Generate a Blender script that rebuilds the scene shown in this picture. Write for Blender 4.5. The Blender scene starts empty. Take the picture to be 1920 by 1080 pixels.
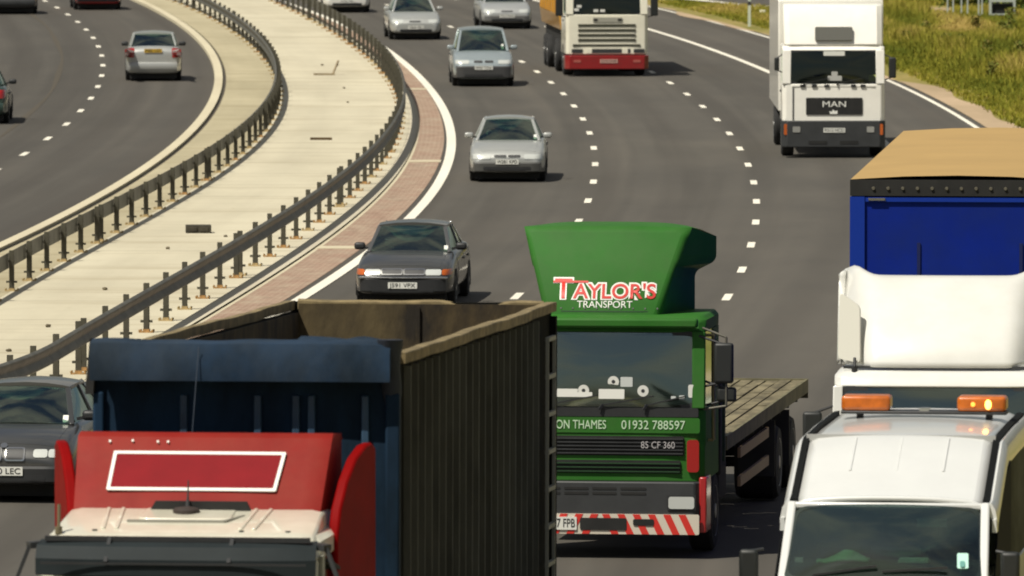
import bpy, bmesh, math, random
import numpy as np
from mathutils import Vector, Matrix, noise
from mathutils.bvhtree import BVHTree
random.seed(7)
R = math.radians
scene = bpy.context.scene
COL = scene.collection

# ------------------------------------------------------------ camera, sky, sun, exposure
FPX = 18200.0; HC = 10.2; TH = math.atan(1040 / FPX)
cam = bpy.data.cameras.new('camera'); cam.sensor_width = 36; cam.lens = FPX / 1920 * 36
cam.clip_start = 1; cam.clip_end = 6000
cam.dof.use_dof = True; cam.dof.focus_distance = 130; cam.dof.aperture_fstop = 7.5
co = bpy.data.objects.new('camera', cam); COL.objects.link(co)
co.location = (0, 0, HC); co.rotation_euler = (R(90) - TH, 0, 0)
scene.camera = co
SUN = Vector((-.47, -.44, 1.0)).normalized()
el = math.asin(SUN.z); az = math.atan2(SUN.x, SUN.y)
w = bpy.data.worlds.new('World'); scene.world = w; w.use_nodes = True
nt = w.node_tree; bg = nt.nodes['Background']
sk = nt.nodes.new('ShaderNodeTexSky'); sk.sky_type = 'NISHITA'; sk.sun_disc = False
sk.sun_elevation = el; sk.sun_rotation = az; sk.air_density = 1.0; sk.dust_density = 2.0
tcw = nt.nodes.new('ShaderNodeTexCoord'); mpw = nt.nodes.new('ShaderNodeMapping'); mpw.inputs['Scale'].default_value = (1, 1, 3.2)
nt.links.new(tcw.outputs['Generated'], mpw.inputs[0])
cl = nt.nodes.new('ShaderNodeTexNoise'); cl.inputs['Scale'].default_value = 3.2; cl.inputs['Detail'].default_value = 8; cl.inputs['Roughness'].default_value = .62
nt.links.new(mpw.outputs[0], cl.inputs[0]); crw = nt.nodes.new('ShaderNodeMapRange'); crw.inputs[1].default_value = .43; crw.inputs[2].default_value = .62
nt.links.new(cl.outputs[0], crw.inputs[0]); mxw = nt.nodes.new('ShaderNodeMix'); mxw.data_type = 'RGBA'
nt.links.new(crw.outputs[0], mxw.inputs[0]); nt.links.new(sk.outputs[0], mxw.inputs[6]); mxw.inputs[7].default_value = (7.5, 7.2, 6.3, 1)
nt.links.new(mxw.outputs[2], bg.inputs[0]); bg.inputs[1].default_value = 0.052
sl = bpy.data.lights.new('sun', 'SUN'); sl.energy = 4.9; sl.angle = R(.5); sl.color = (1, .945, .83)
so = bpy.data.objects.new('sun', sl); COL.objects.link(so)
so.rotation_euler = SUN.to_track_quat('Z', 'Y').to_euler()
vs = scene.view_settings; vs.view_transform = 'Standard'; vs.look = 'None'; vs.exposure = 0.0; vs.gamma = 1
scene.cycles.filter_width = 1.9

# ------------------------------------------------------------ helpers
def tag(o, label=None, cat=None, group=None, kind=None):
    if label: o['label'] = label
    if cat: o['category'] = cat
    if group: o['group'] = group
    if kind: o['kind'] = kind
    return o

def empty(name, loc=(0, 0, 0), rz=0):
    o = bpy.data.objects.new(name, None); COL.objects.link(o)
    o.location = loc; o.rotation_euler = (0, 0, rz); o.empty_display_size = .2
    return o

def V(*a): return Vector(a if len(a) > 1 else a[0])

def _bil(c, u, v): return (c[0] * (1 - u) + c[1] * u) * (1 - v) + (c[3] * (1 - u) + c[2] * u) * v

def rr_uv(lu, lv, r, k=3):
    r = min(r, lu * .49, lv * .49); ru, rv = r / lu, r / lv; out = []
    for (cx, cy, a0) in ((1 - ru, rv, -90), (1 - ru, 1 - rv, 0), (ru, 1 - rv, 90), (ru, rv, 180)):
        for i in range(k + 1):
            a = R(a0 + 90 * i / k); out.append((cx + ru * math.cos(a), cy + rv * math.sin(a)))
    return out

class MB:
    def __init__(s): s.v = []; s.f = []; s.uv = None
    def add(s, vs_, fs):
        b = len(s.v); s.v += [tuple(p) for p in vs_]; s.f += [tuple(b + i for i in f) for f in fs]; return s
    def box(s, x0, x1, y0, y1, z0, z1):
        return s.hexa([(x0, y0, z0), (x1, y0, z0), (x1, y1, z0), (x0, y1, z0)], [(x0, y0, z1), (x1, y0, z1), (x1, y1, z1), (x0, y1, z1)])
    def hexa(s, b, t):
        return s.add(list(b) + list(t), [(3, 2, 1, 0), (4, 5, 6, 7), (0, 1, 5, 4), (1, 2, 6, 5), (2, 3, 7, 6), (3, 0, 4, 7)])
    def bar(s, p0, p1, wx, wy, side=None):
        p0, p1 = V(p0), V(p1); d = (p1 - p0).normalized()
        side = V(side) if side else (V(0, 0, 1).cross(d) if abs(d.z) < .95 else V(1, 0, 0))
        side = (side - d * side.dot(d)).normalized(); up = d.cross(side)
        q = [side * a * wx / 2 + up * b * wy / 2 for a, b in ((-1, -1), (1, -1), (1, 1), (-1, 1))]
        return s.hexa([p0 + k for k in q], [p1 + k for k in q])
    def cyl(s, p0, p1, r0, r1=None, n=12):
        p0, p1 = V(p0), V(p1); r1 = r0 if r1 is None else r1
        d = (p1 - p0).normalized(); a = d.orthogonal().normalized(); b = d.cross(a)
        ring = lambda p, r: [p + a * r * math.cos(2 * math.pi * i / n) + b * r * math.sin(2 * math.pi * i / n) for i in range(n)]
        return s.add(ring(p0, r0) + ring(p1, r1), [(i, (i + 1) % n, n + (i + 1) % n, n + i) for i in range(n)] + [tuple(range(n))[::-1], tuple(range(n, 2 * n))])
    def lathe(s, prof, c, n=20, axis='X'):      # prof: (along, radius)
        vs_ = []
        for (a, r) in prof:
            for i in range(n):
                t = 2 * math.pi * i / n; p = (a, r * math.cos(t), r * math.sin(t)) if axis == 'X' else (r * math.cos(t), r * math.sin(t), a)
                vs_.append(V(c) + V(p))
        m = len(prof)
        fs = [(j * n + i, j * n + (i + 1) % n, (j + 1) * n + (i + 1) % n, (j + 1) * n + i) for j in range(m - 1) for i in range(n)]
        return s.add(vs_, fs + [tuple(range(n))[::-1], tuple(range((m - 1) * n, m * n))])
    def loft(s, rings, cap=True, closed=True):
        n = len(rings[0]); m = len(rings); vs_ = [p for r in rings for p in r]
        k = n if closed else n - 1
        fs = [(j * n + i, j * n + (i + 1) % n, (j + 1) * n + (i + 1) % n, (j + 1) * n + i) for j in range(m - 1) for i in range(k)]
        if cap: fs += [tuple(range(n))[::-1], tuple(range((m - 1) * n, m * n))]
        return s.add(vs_, fs)
    def prism(s, poly, a, b, axis='X'):
        f = {'X': lambda p, t: (t, p[0], p[1]), 'Y': lambda p, t: (p[0], t, p[1]), 'Z': lambda p, t: (p[0], p[1], t)}[axis]
        n = len(poly)
        return s.add([f(p, a) for p in poly] + [f(p, b) for p in poly], [(i, (i + 1) % n, n + (i + 1) % n, n + i) for i in range(n)] + [tuple(range(n))[::-1], tuple(range(n, 2 * n))])
    def panel(s, c4, t=.02, r=.03, bulge=0, proj=None, hole=None):
        """rounded panel over four corners (bottom left, bottom right, top right, top left as seen from outside)"""
        c = [V(p) for p in c4]; lu = ((c[1] - c[0]).length + (c[2] - c[3]).length) / 2; lv = ((c[3] - c[0]).length + (c[2] - c[1]).length) / 2
        nrm = (c[1] - c[0]).cross(c[3] - c[0]).normalized(); uv = rr_uv(lu, lv, r)
        out = []
        def pt(u, v):
            p = _bil(c, u, v) + nrm * bulge * (1 - (2 * u - 1) ** 2) * (1 - .5 * (2 * v - 1) ** 2)
            return proj(p) if proj else p
        if hole is not None:      # frame: outer and inner loops
            hu, hv = hole / lu, hole / lv; n = len(uv)
            o_ = [pt(*q) for q in uv]; i_ = [pt(hu + q[0] * (1 - 2 * hu), hv + q[1] * (1 - 2 * hv)) for q in uv]
            vs_ = o_ + i_ + [p - nrm * t for p in o_] + [p - nrm * t for p in i_]; fs = []
            for i in range(n):
                j = (i + 1) % n
                fs += [(i, j, n + j, n + i), (2 * n + j, 2 * n + i, 3 * n + i, 3 * n + j), (2 * n + i, 2 * n + j, j, i), (n + i, n + j, 3 * n + j, 3 * n + i)]
            return s.add(vs_, fs)
        # subdivide long outlines so that projected panels follow curves
        if proj or bulge:
            u2 = []
            for i in range(len(uv)):
                a, b = uv[i], uv[(i + 1) % len(uv)]; m = max(1, int(max(abs(a[0] - b[0]), abs(a[1] - b[1])) / .13))
                for q in range(m): u2.append((a[0] + (b[0] - a[0]) * q / m, a[1] + (b[1] - a[1]) * q / m))
            uv = u2
        n = len(uv); vs_ = []; fs = []
        ks = (1, .75, .5, .25) if (proj or bulge) else (1,)
        for k in ks: vs_ += [pt(.5 + (u - .5) * k, .5 + (v - .5) * k) for u, v in uv]
        for j in range(len(ks) - 1):
            for i in range(n):
                q = (i + 1) % n; fs.append((j * n + i, j * n + q, (j + 1) * n + q, (j + 1) * n + i))
        b = (len(ks) - 1) * n
        if len(ks) > 1:
            vs_.append(pt(.5, .5)); ci = len(vs_) - 1
            fs += [(b + i, b + (i + 1) % n, ci) for i in range(n)]
        else: fs.append(tuple(range(n)))
        bk = len(vs_); vs_ += [vs_[i] - nrm * t for i in range(n)]
        fs += [(bk + i, bk + (i + 1) % n, (i + 1) % n, i) for i in range(n)] + [tuple(range(bk, bk + n))[::-1]]
        return s.add(vs_, fs)
    def build(s, name, mat, parent=None, bevel=0, smooth=35, sub=0, seg=2, merge=0):
        me = bpy.data.meshes.new(name); me.from_pydata(s.v, [], s.f)
        bm = bmesh.new(); bm.from_mesh(me)
        if merge: bmesh.ops.remove_doubles(bm, verts=bm.verts, dist=merge)
        bmesh.ops.recalc_face_normals(bm, faces=bm.faces); bm.to_mesh(me); bm.free()
        if smooth: me.shade_smooth(); me.set_sharp_from_angle(angle=R(smooth))
        o = bpy.data.objects.new(name, me); COL.objects.link(o); me.materials.append(mat)
        if parent: o.parent = parent
        if sub:
            m = o.modifiers.new('s', 'SUBSURF'); m.levels = sub; m.render_levels = sub
        if bevel:
            m = o.modifiers.new('b', 'BEVEL'); m.width = bevel; m.segments = seg; m.limit_method = 'ANGLE'; m.angle_limit = R(40); m.harden_normals = False
        return o

def FQ(x0, x1, z0, z1, y, y1=None):   # front-facing quad (towards -Y)
    y1 = y if y1 is None else y1
    return [V(x0, y, z0), V(x1, y, z0), V(x1, y1, z1), V(x0, y1, z1)]
def RQ(x0, x1, z0, z1, y):            # rear-facing
    return [V(x1, y, z0), V(x0, y, z0), V(x0, y, z1), V(x1, y, z1)]
def SQ(x, y0, y1, z0, z1, x1=None):   # right-facing (+X)
    x1 = x if x1 is None else x1
    return [V(x, y0, z0), V(x, y1, z0), V(x1, y1, z1), V(x1, y0, z1)]
def LQ(x, y0, y1, z0, z1, x1=None):
    x1 = x if x1 is None else x1
    return [V(x, y1, z0), V(x, y0, z0), V(x1, y0, z1), V(x1, y1, z1)]

def bvh_of(o):
    dg = bpy.context.evaluated_depsgraph_get(); e = o.evaluated_get(dg); me = e.to_mesh()
    b = BVHTree.FromPolygons([v.co.copy() for v in me.vertices], [tuple(p.vertices) for p in me.polygons]); e.to_mesh_clear(); return b
def proj(b, d, eps=.008, snap=None):
    d = V(d)
    def f(p):
        h = b.ray_cast(p - d * 20 if snap is None else p - d * snap, d)
        return h[0] - d * eps if h[0] else p
    return f

def text(s, mat, parent, size, loc, rot=(R(90), 0, 0), width=None, name='lettering', ext=.004, align='CENTER', sx=1.0, bold=0):
    cu = bpy.data.curves.new('t', 'FONT'); cu.body = s; cu.size = size; cu.extrude = ext; cu.align_x = align; cu.align_y = 'CENTER'; cu.offset = bold
    o = bpy.data.objects.new('t', cu); COL.objects.link(o)
    dg = bpy.context.evaluated_depsgraph_get(); dg.update(); me = bpy.data.meshes.new_from_object(o.evaluated_get(dg))
    bpy.data.objects.remove(o)
    xs = [v.co.x for v in me.vertices]
    if width and xs:
        k = width / (max(xs) - min(xs))
        for v in me.vertices: v.co.x *= k
    elif sx != 1:
        for v in me.vertices: v.co.x *= sx
    me.materials.clear(); me.materials.append(mat)
    t = bpy.data.objects.new(name, me); COL.objects.link(t); t.parent = parent; t.location = loc; t.rotation_euler = rot
    return t

# ------------------------------------------------------------ materials
def mat(name, col, rough=.5, metal=0, coat=0, spec=.5, var=.0, vscale=3, bump=0, bscale=60, col2=None, emit=None, est=0, coords='Object', stretch=None, dirt=None, dirtamt=0):
    m = bpy.data.materials.new(name); m.use_nodes = True; n = m.node_tree.nodes; l = m.node_tree.links; b = n['Principled BSDF']
    b.inputs['Roughness'].default_value = rough; b.inputs['Metallic'].default_value = metal
    b.inputs['Coat Weight'].default_value = coat; b.inputs['Coat Roughness'].default_value = .06
    b.inputs['Specular IOR Level'].default_value = spec
    b.inputs['Base Color'].default_value = (*col, 1)
    if var or col2 or bump or dirt:
        tc = n.new('ShaderNodeTexCoord'); mp = n.new('ShaderNodeMapping'); l.new(tc.outputs[coords], mp.inputs[0])
        if stretch: mp.inputs['Scale'].default_value = stretch
    if var or col2:
        no = n.new('ShaderNodeTexNoise'); no.inputs['Scale'].default_value = vscale; no.inputs['Detail'].default_value = 6; no.inputs['Roughness'].default_value = .6
        l.new(mp.outputs[0], no.inputs[0])
        cr = n.new('ShaderNodeValToRGB'); l.new(no.outputs[0], cr.inputs[0])
        c2 = col2 or tuple(c * (1 - var) for c in col); c1 = col if col2 else tuple(min(1, c * (1 + var)) for c in col)
        cr.color_ramp.elements[0].position = .35; cr.color_ramp.elements[1].position = .65
        cr.color_ramp.elements[0].color = (*c2, 1); cr.color_ramp.elements[1].color = (*c1, 1)
        last = cr.outputs[0]
    else: last = None
    if dirt:
        n2 = n.new('ShaderNodeTexNoise'); n2.inputs['Scale'].default_value = 1.3; n2.inputs['Detail'].default_value = 9; n2.inputs['Roughness'].default_value = .7
        l.new(mp.outputs[0], n2.inputs[0]); r2 = n.new('ShaderNodeValToRGB'); l.new(n2.outputs[0], r2.inputs[0])
        r2.color_ramp.elements[0].position = .42; r2.color_ramp.elements[1].position = .75
        r2.color_ramp.elements[0].color = (0, 0, 0, 1); r2.color_ramp.elements[1].color = (dirtamt,) * 3 + (1,)
        mx = n.new('ShaderNodeMix'); mx.data_type = 'RGBA'; l.new(r2.outputs[0], mx.inputs[0])
        if last: l.new(last, mx.inputs[6])
        else: mx.inputs[6].default_value = (*col, 1)
        mx.inputs[7].default_value = (*dirt, 1); last = mx.outputs[2]
    if last: l.new(last, b.inputs['Base Color'])
    if bump:
        nb = n.new('ShaderNodeTexNoise'); nb.inputs['Scale'].default_value = bscale; nb.inputs['Detail'].default_value = 3; l.new(mp.outputs[0], nb.inputs[0])
        bp = n.new('ShaderNodeBump'); bp.inputs['Strength'].default_value = bump; bp.inputs['Distance'].default_value = .02
        l.new(nb.outputs[0], bp.inputs['Height']); l.new(bp.outputs[0], b.inputs['Normal'])
    if emit: b.inputs['Emission Color'].default_value = (*emit, 1); b.inputs['Emission Strength'].default_value = est
    return m

def glass(name, tint, refl=.10, rough=.03):
    m = bpy.data.materials.new(name); m.use_nodes = True; n = m.node_tree.nodes; l = m.node_tree.links
    out = n['Material Output']; n.remove(n['Principled BSDF'])
    t = n.new('ShaderNodeBsdfTransparent'); t.inputs[0].default_value = (*tint, 1)
    g = n.new('ShaderNodeBsdfGlossy'); g.inputs['Roughness'].default_value = rough; g.inputs[0].default_value = (.80, .92, .82, 1)
    fr = n.new('ShaderNodeFresnel'); fr.inputs[0].default_value = 1.5; ad = n.new('ShaderNodeMath'); ad.operation = 'ADD'; ad.inputs[1].default_value = refl
    l.new(fr.outputs[0], ad.inputs[0]); mx = n.new('ShaderNodeMixShader'); l.new(ad.outputs[0], mx.inputs[0])
    l.new(t.outputs[0], mx.inputs[1]); l.new(g.outputs[0], mx.inputs[2]); l.new(mx.outputs[0], out.inputs[0]); return m

def road_mat(name, c1, c2, streak=.38, joints=None, brick=False, grain=.5):
    m = bpy.data.materials.new(name); m.use_nodes = True; n = m.node_tree.nodes; l = m.node_tree.links; b = n['Principled BSDF']
    uv = n.new('ShaderNodeUVMap'); uv.uv_map = 'UVMap'
    def noi(scale, stretch, det=5, ro=.6):
        mp = n.new('ShaderNodeMapping'); mp.inputs['Scale'].default_value = stretch; l.new(uv.outputs[0], mp.inputs[0])
        t = n.new('ShaderNodeTexNoise'); t.inputs['Scale'].default_value = scale; t.inputs['Detail'].default_value = det; t.inputs['Roughness'].default_value = ro; l.new(mp.outputs[0], t.inputs[0]); return t.outputs[0]
    def mix(a, bb, fac, typ='MIX'):
        x = n.new('ShaderNodeMix'); x.data_type = 'RGBA'; x.blend_type = typ
        for i, q in ((0, fac), (6, a), (7, bb)):
            if isinstance(q, (int, float)): x.inputs[i].default_value = q
            elif isinstance(q, tuple): x.inputs[i].default_value = (*q, 1)
            else: l.new(q, x.inputs[i])
        return x.outputs[2]
    def ramp(o, a, bb, ca=0, cb=1):
        r = n.new('ShaderNodeMapRange'); r.inputs[1].default_value = a; r.inputs[2].default_value = bb; r.inputs[3].default_value = ca; r.inputs[4].default_value = cb; l.new(o, r.inputs[0]); return r.outputs[0]
    if brick:
        bt = n.new('ShaderNodeTexBrick'); l.new(uv.outputs[0], bt.inputs[0]); bt.inputs['Color1'].default_value = (*c1, 1); bt.inputs['Color2'].default_value = (*c2, 1)
        bt.inputs['Mortar'].default_value = (c1[0] * 1.3, c1[1] * 1.5, c1[2] * 1.6, 1); bt.inputs['Scale'].default_value = 1
        bt.inputs['Mortar Size'].default_value = .018; bt.inputs['Brick Width'].default_value = .22; bt.inputs['Row Height'].default_value = .11
        col = bt.outputs[0]; col = mix(col, (.46, .40, .29), ramp(noi(1.6, (1, .5, 1), 6, .7), .42, .72, 0, .65)); col = mix(col, (.12, .08, .055), ramp(noi(2.6, (1, .6, 1), 6, .7), .5, .75, 0, .6))
    else:
        col = mix(c1, c2, ramp(noi(.35, (1, .25, 1)), .35, .65))
    # wear bands along the road, grain
    col = mix(col, (c1[0] * .55, c1[1] * .55, c1[2] * .55), ramp(noi(1.1, (1, .012, 1), 3), .45, .8, 0, streak * 2))
    col = mix(col, (min(1, c1[0] * 1.5), min(1, c1[1] * 1.45), min(1, c1[2] * 1.4)), ramp(noi(.8, (1, .006, 1), 2), .5, .8, 0, streak))
    col = mix(col, (c2[0] * .35, c2[1] * .35, c2[2] * .35), ramp(noi(30, (1, 1, 1), 2), .55, .75, 0, grain * .5))
    if name.startswith('asphalt'):
        sp0 = n.new('ShaderNodeSeparateXYZ'); l.new(uv.outputs[0], sp0.inputs[0]); ad0 = n.new('ShaderNodeMath'); ad0.operation = 'MULTIPLY_ADD'; ad0.inputs[1].default_value = 2 * math.pi / 1.83; ad0.inputs[2].default_value = .9
        l.new(sp0.outputs[0], ad0.inputs[0]); si = n.new('ShaderNodeMath'); si.operation = 'SINE'; l.new(ad0.outputs[0], si.inputs[0])
        wm0 = n.new('ShaderNodeMath'); wm0.operation = 'MULTIPLY'; l.new(ramp(si.outputs[0], -.2, 1, 0, .55), wm0.inputs[0]); l.new(ramp(noi(.25, (.6, .03, 1), 3), .35, .65, .2, 1), wm0.inputs[1])
        col = mix(col, (c1[0] * .62, c1[1] * .60, c1[2] * .60), wm0.outputs[0])
    if joints:
        sp = n.new('ShaderNodeSeparateXYZ'); l.new(uv.outputs[0], sp.inputs[0])
        md = n.new('ShaderNodeMath'); md.operation = 'PINGPONG'; md.inputs[1].default_value = joints / 2; l.new(sp.outputs[1], md.inputs[0])
        jm = n.new('ShaderNodeMath'); jm.operation = 'MULTIPLY'; l.new(ramp(md.outputs[0], .14, .0, 0, 1), jm.inputs[0]); l.new(ramp(noi(.35, (.3, 1, 1), 2), .35, .65, .05, .85), jm.inputs[1])
        col = mix(col, (c1[0] * .45, c1[1] * .42, c1[2] * .38), jm.outputs[0])
        col = mix(col, (c1[0] * .55, c1[1] * .50, c1[2] * .42), ramp(noi(.5, (.18, 1.1, 1), 7, .72), .52, .70, 0, .6))
        col = mix(col, (c1[0] * .5, c1[1] * .42, c1[2] * .3), ramp(noi(2.2, (1, 1, 1), 8, .75), .6, .72, 0, .55))
    l.new(col, b.inputs['Base Color']); b.inputs['Roughness'].default_value = .85; b.inputs['Specular IOR Level'].default_value = .3
    bp = n.new('ShaderNodeBump'); bp.inputs['Strength'].default_value = .4; bp.inputs['Distance'].default_value = .01
    l.new(noi(25, (1, 1, 1), 3), bp.inputs['Height']); l.new(bp.outputs[0], b.inputs['Normal'])
    return m

A1, A2 = (.100, .091, .076), (.080, .074, .063)
M = dict(
    asphalt=road_mat('asphalt', A1, A2), asphalt_left=road_mat('asphalt_left', (.090, .082, .069), (.075, .069, .059)),
    tar=road_mat('tar', (.080, .069, .052), (.085, .073, .056), streak=.05),
    slab=road_mat('slab', (.60, .55, .41), (.50, .455, .335), streak=.10, joints=5.6, grain=.35),
    slab2=road_mat('slab2', (.47, .415, .275), (.37, .325, .21), streak=.14, joints=6.3, grain=.4),
    kerb=road_mat('kerb', (.62, .56, .40), (.54, .48, .34), streak=.05, grain=.2),
    channel=road_mat('channel', (.58, .53, .40), (.50, .45, .34), streak=.12, grain=.3),
    brick=road_mat('brick', (.32, .20, .14), (.23, .14, .10), brick=True, streak=.08, grain=.2),
    paint=road_mat('paint', (.84, .80, .68), (.74, .70, .60), streak=.05, grain=.25),
    dirt=road_mat('dirt', (.50, .37, .24), (.36, .27, .165), streak=.05, grain=.5),
    steel=mat('galvanised steel', (.115, .11, .088), .55, .4, var=.25, vscale=2),
    post=mat('post steel', (.075, .07, .05), .6, .3, var=.3, vscale=3),
    rust=mat('rusty steel', (.34, .20, .075), .85, 0, var=.4, vscale=8),
    dirt_stain=mat('stained foot', (.36, .27, .13), .9, var=.3), tyre=mat('tyre rubber', (.018, .018, .018), .85, var=.2),
    rim=mat('wheel rim', (.30, .30, .29), .4, .6), black=mat('black plastic', (.022, .023, .024), .5, var=.15),
    dark=mat('dark plastic', (.032, .034, .035), .55, var=.15), under=mat('chassis black', (.012, .012, .011), .8, var=.3),
    glass=glass('window glass', (.55, .68, .62), .19), truckglass=glass('truck glass', (.55, .58, .53), .16, .05),
    darkglass=glass('dark truck glass', (.40, .44, .41), .02, .06), seat=mat('seat cloth', (.08, .09, .095), .9, var=.2), interior=mat('cab interior', (.04, .045, .045), .8),
    plate=mat('white plate', (.72, .72, .66), .4), yplate=mat('yellow plate', (.55, .35, .04), .4),
    ink=mat('black lettering', (.02, .02, .02), .6), unused_white=mat('white paint', (.82, .81, .75), .35, coat=.4, var=.03, dirt=(.45, .40, .30), dirtamt=.25),
    whitelet=mat('white lettering', (.8, .8, .74), .5), redlet=mat('red lettering', (.60, .03, .02), .5),
    greenlet=mat('pale green lettering', (.55, .72, .50), .5),
    lamp=mat('head lamp lens', (.55, .57, .54), .25, .1, coat=.5), amber=mat('amber lens', (.48, .10, .012), .3, coat=.4),
    redlamp=mat('red lens', (.33, .010, .008), .15, coat=1), chrome=mat('chrome', (.6, .6, .57), .18, 1),
    mirror=mat('mirror housing', (.016, .018, .017), .5),
)
def paint(name, col, metal=0.0, rough=.32, **k): return mat(name, col, rough, metal, coat=.7, var=k.pop('var', .03), **k)

# ------------------------------------------------------------ ground shape and digitised road lines
def sm(t): t = max(0., min(1., t)); return t * t * (3 - 2 * t)
def zg(x, y):
    z1 = 1.15 * sm((122 - y) / 50.)
    z2 = .5 * sm((-x - 1.5) / 4.) * sm((150 - y) / 22.)
    return z1 + z2 * (1 - z1 / 1.15)
def ray(px, py):
    u = (px - 960) / FPX; v = (540 - py) / FPX
    return V(u, math.cos(TH) + v * math.sin(TH), -math.sin(TH) + v * math.cos(TH))
def G(px, py):                     # where the photograph's line of sight meets the ground
    d = ray(px, py); z = 0
    for _ in range(30):
        t = (HC - z) / -d.z; x, y = d.x * t, d.y * t; z = z * .5 + zg(x, y) * .5
    return x, y
CP = dict(
 kerbL=[(250,0),(330,40),(372,75),(398,110),(406,145),(406,185),(391,215),(360,250),(310,295),(250,335),(150,392),(0,470)],
 barL=[(343,12),(383,32),(433,60),(467,85),(497,112),(512,140),(520,170),(519,200),(506,240),(480,272),(437,307),(405,337),(367,357),(310,385),(247,424),(190,456),(125,495),(50,536),(0,562)],
 barR=[(520,10),(560,28),(593,50),(640,77),(688,107),(722,140),(740,168),(747,200),(745,235),(735,275),(712,318),(670,360),(617,410),(567,442),(500,493),(443,528),(412,550),(377,570),(342,592),(302,612),(162,690),(110,718),(-60,812)],
 edge=[(655,50),(690,67),(735,95),(775,128),(815,171),(840,211),(853,250),(856,285),(848,320),(830,352),(805,382),(775,412),(720,455),(660,500),(600,550),(440,645),(250,750),(-170,960)],
 d1=[(837,47),(977,116),(1006,135),(1037,155),(1060,177),(1076,200),(1091,225),(1104,250),(1114,278),(1117,308),(1114,341),(1104,375),(1084,413),(968,557)],
 d2=[(873,3),(1013,47),(1225,136),(1257,157),(1290,177),(1320,201),(1347,227),(1369,251),(1389,280),(1405,309),(1413,342),(1416,378),(1413,416),(1405,460),(1389,508),(1367,562)],
 sol2=[(1215,52),(1330,95),(1451,141),(1665,268)],
 outer=[(1232,15),(1342,41),(1451,78),(1661,150),(1755,193),(1845,246)],
 dL=[(37,293),(83,264),(123,236),(152,211),(170,187),(182,163),(187,142),(190,121),(190,102),(185,83),(173,67),(155,49),(137,35),(113,18),(88,4)])
def curve(k, dg):
    P = np.array([G(*q) for q in CP[k]]); t = (P[:, 1] - 240) / 100
    c = np.polyfit(t, P[:, 0], dg); dc = np.polyder(c); t0, t1 = t.min(), t.max()
    def f(y):
        s = (y - 240) / 100
        if s < t0 or s > t1:                    # outside the seen part go on as an arc of the same radius
            e = t0 if s < t0 else t1
            return float(np.polyval(c, e) + np.polyval(dc, e) * (s - e) - 4.6 * (s - e) ** 2)
        return float(np.polyval(c, s))
    return f
K = {k: curve(k, d) for k, d in dict(kerbL=4, barL=5, barR=5, edge=5, d1=3, d2=3, dL=3).items()}
def arc(k):                                     # few points: keep the common curvature, fit offset and slope
    P = np.array([G(*q) for q in CP[k]]); t = (P[:, 1] - 240) / 100; c = np.polyfit(t, P[:, 0] + 4.35 * t * t, 1)
    return lambda y: float(np.polyval(c, (y - 240) / 100) - 4.35 * ((y - 240) / 100) ** 2)
K['sol2'] = arc('sol2'); K['outer'] = arc('outer')
def off(f, d): return lambda y: f(y) + d
def lerp(f, g, t): return lambda y: f(y) * (1 - t) + g(y) * t
def tang(f, y): return (f(y + 1) - f(y - 1)) / 2

YN, YF = 40., 620.
def strip(name, fa, fb, mt, zo=0., y0=YN, y1=YF, step=2.5, n=3, skirt=0, kind='structure', parent=None):
    ys = list(np.arange(y0, y1 + .01, (y1 - y0) / max(1, round((y1 - y0) / step)))); vs_ = []; fs = []; uvs = []
    for y in ys:
        a, b = fa(y), fb(y)
        row = [(a + (b - a) * i / n) for i in range(n + 1)]
        if skirt: vs_.append((a, y, zg(a, y) + zo - skirt)); uvs.append((a, y))
        for x in row: vs_.append((x, y, zg(x, y) + zo)); uvs.append((x - a, y))
        if skirt: vs_.append((b, y, zg(b, y) + zo - skirt)); uvs.append((b - a, y))
    m = n + 1 + (2 if skirt else 0)
    for j in range(len(ys) - 1):
        for i in range(m - 1): fs.append((j * m + i, j * m + i + 1, (j + 1) * m + i + 1, (j + 1) * m + i))
    if skirt: fs += [tuple(range(m))[::-1], tuple((len(ys) - 1) * m + i for i in range(m))]
    me = bpy.data.meshes.new(name); me.from_pydata(vs_, [], fs); ul = me.uv_layers.new(name='UVMap')
    for lp in me.loops: ul.data[lp.index].uv = uvs[lp.vertex_index]
    me.materials.append(mt); o = bpy.data.objects.new(name, me); COL.objects.link(o)
    if kind: o['kind'] = kind
    if parent: o.parent = parent
    return o

# ground sheet to the horizon
def verge_rise(x, y):      # the verge rises a little beyond the hard shoulder
    o = K['outer'](min(y, 620)); return .35 * sm((x - o - 1.2) / 3.5) * (1 - sm((y - 290) / 40.)) if x > o + 1.2 and y < 640 else 0.
def build_ground():
    xs = [-1500, -600, -250, -120, -70] + list(np.arange(-44, 45, 2.)) + [60, 80, 120, 250, 600, 1500]
    ys = [-60, 0] + list(np.arange(40, 420, 3.)) + [440, 480, 540, 620, 800, 1200, 2000, 3500]
    vs_ = []
    for y in ys:
        o = K['outer'](min(y, 620))
        for x in xs:
            z = zg(x, y) - .03
            if -200 < x - o < 400 and y < 640 and x > o + 1.2:
                z += verge_rise(x, y) + .04 * noise.noise(V(x * .4, y * .1, 0)) * (y < 320)
            vs_.append((x, y, z))
    n = len(xs); fs = [(j * n + i, j * n + i + 1, (j + 1) * n + i + 1, (j + 1) * n + i) for j in range(len(ys) - 1) for i in range(n - 1)]
    m = mat('rough grass ground', (.17, .16, .022), .95, var=0, col2=(.30, .23, .07), vscale=.5, stretch=(1, .3, 1), bump=.6, bscale=8)
    me = bpy.data.meshes.new('ground'); me.from_pydata(vs_, [], fs); me.shade_smooth(); me.materials.append(m)
    o = bpy.data.objects.new('ground', me); COL.objects.link(o); o['kind'] = 'structure'; return o
build_ground()
BR, ED = K['barR'], K['edge']
strip('right_carriageway', lerp(BR, ED, .79), off(K['outer'], .25), M['asphalt'], n=12)
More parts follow.
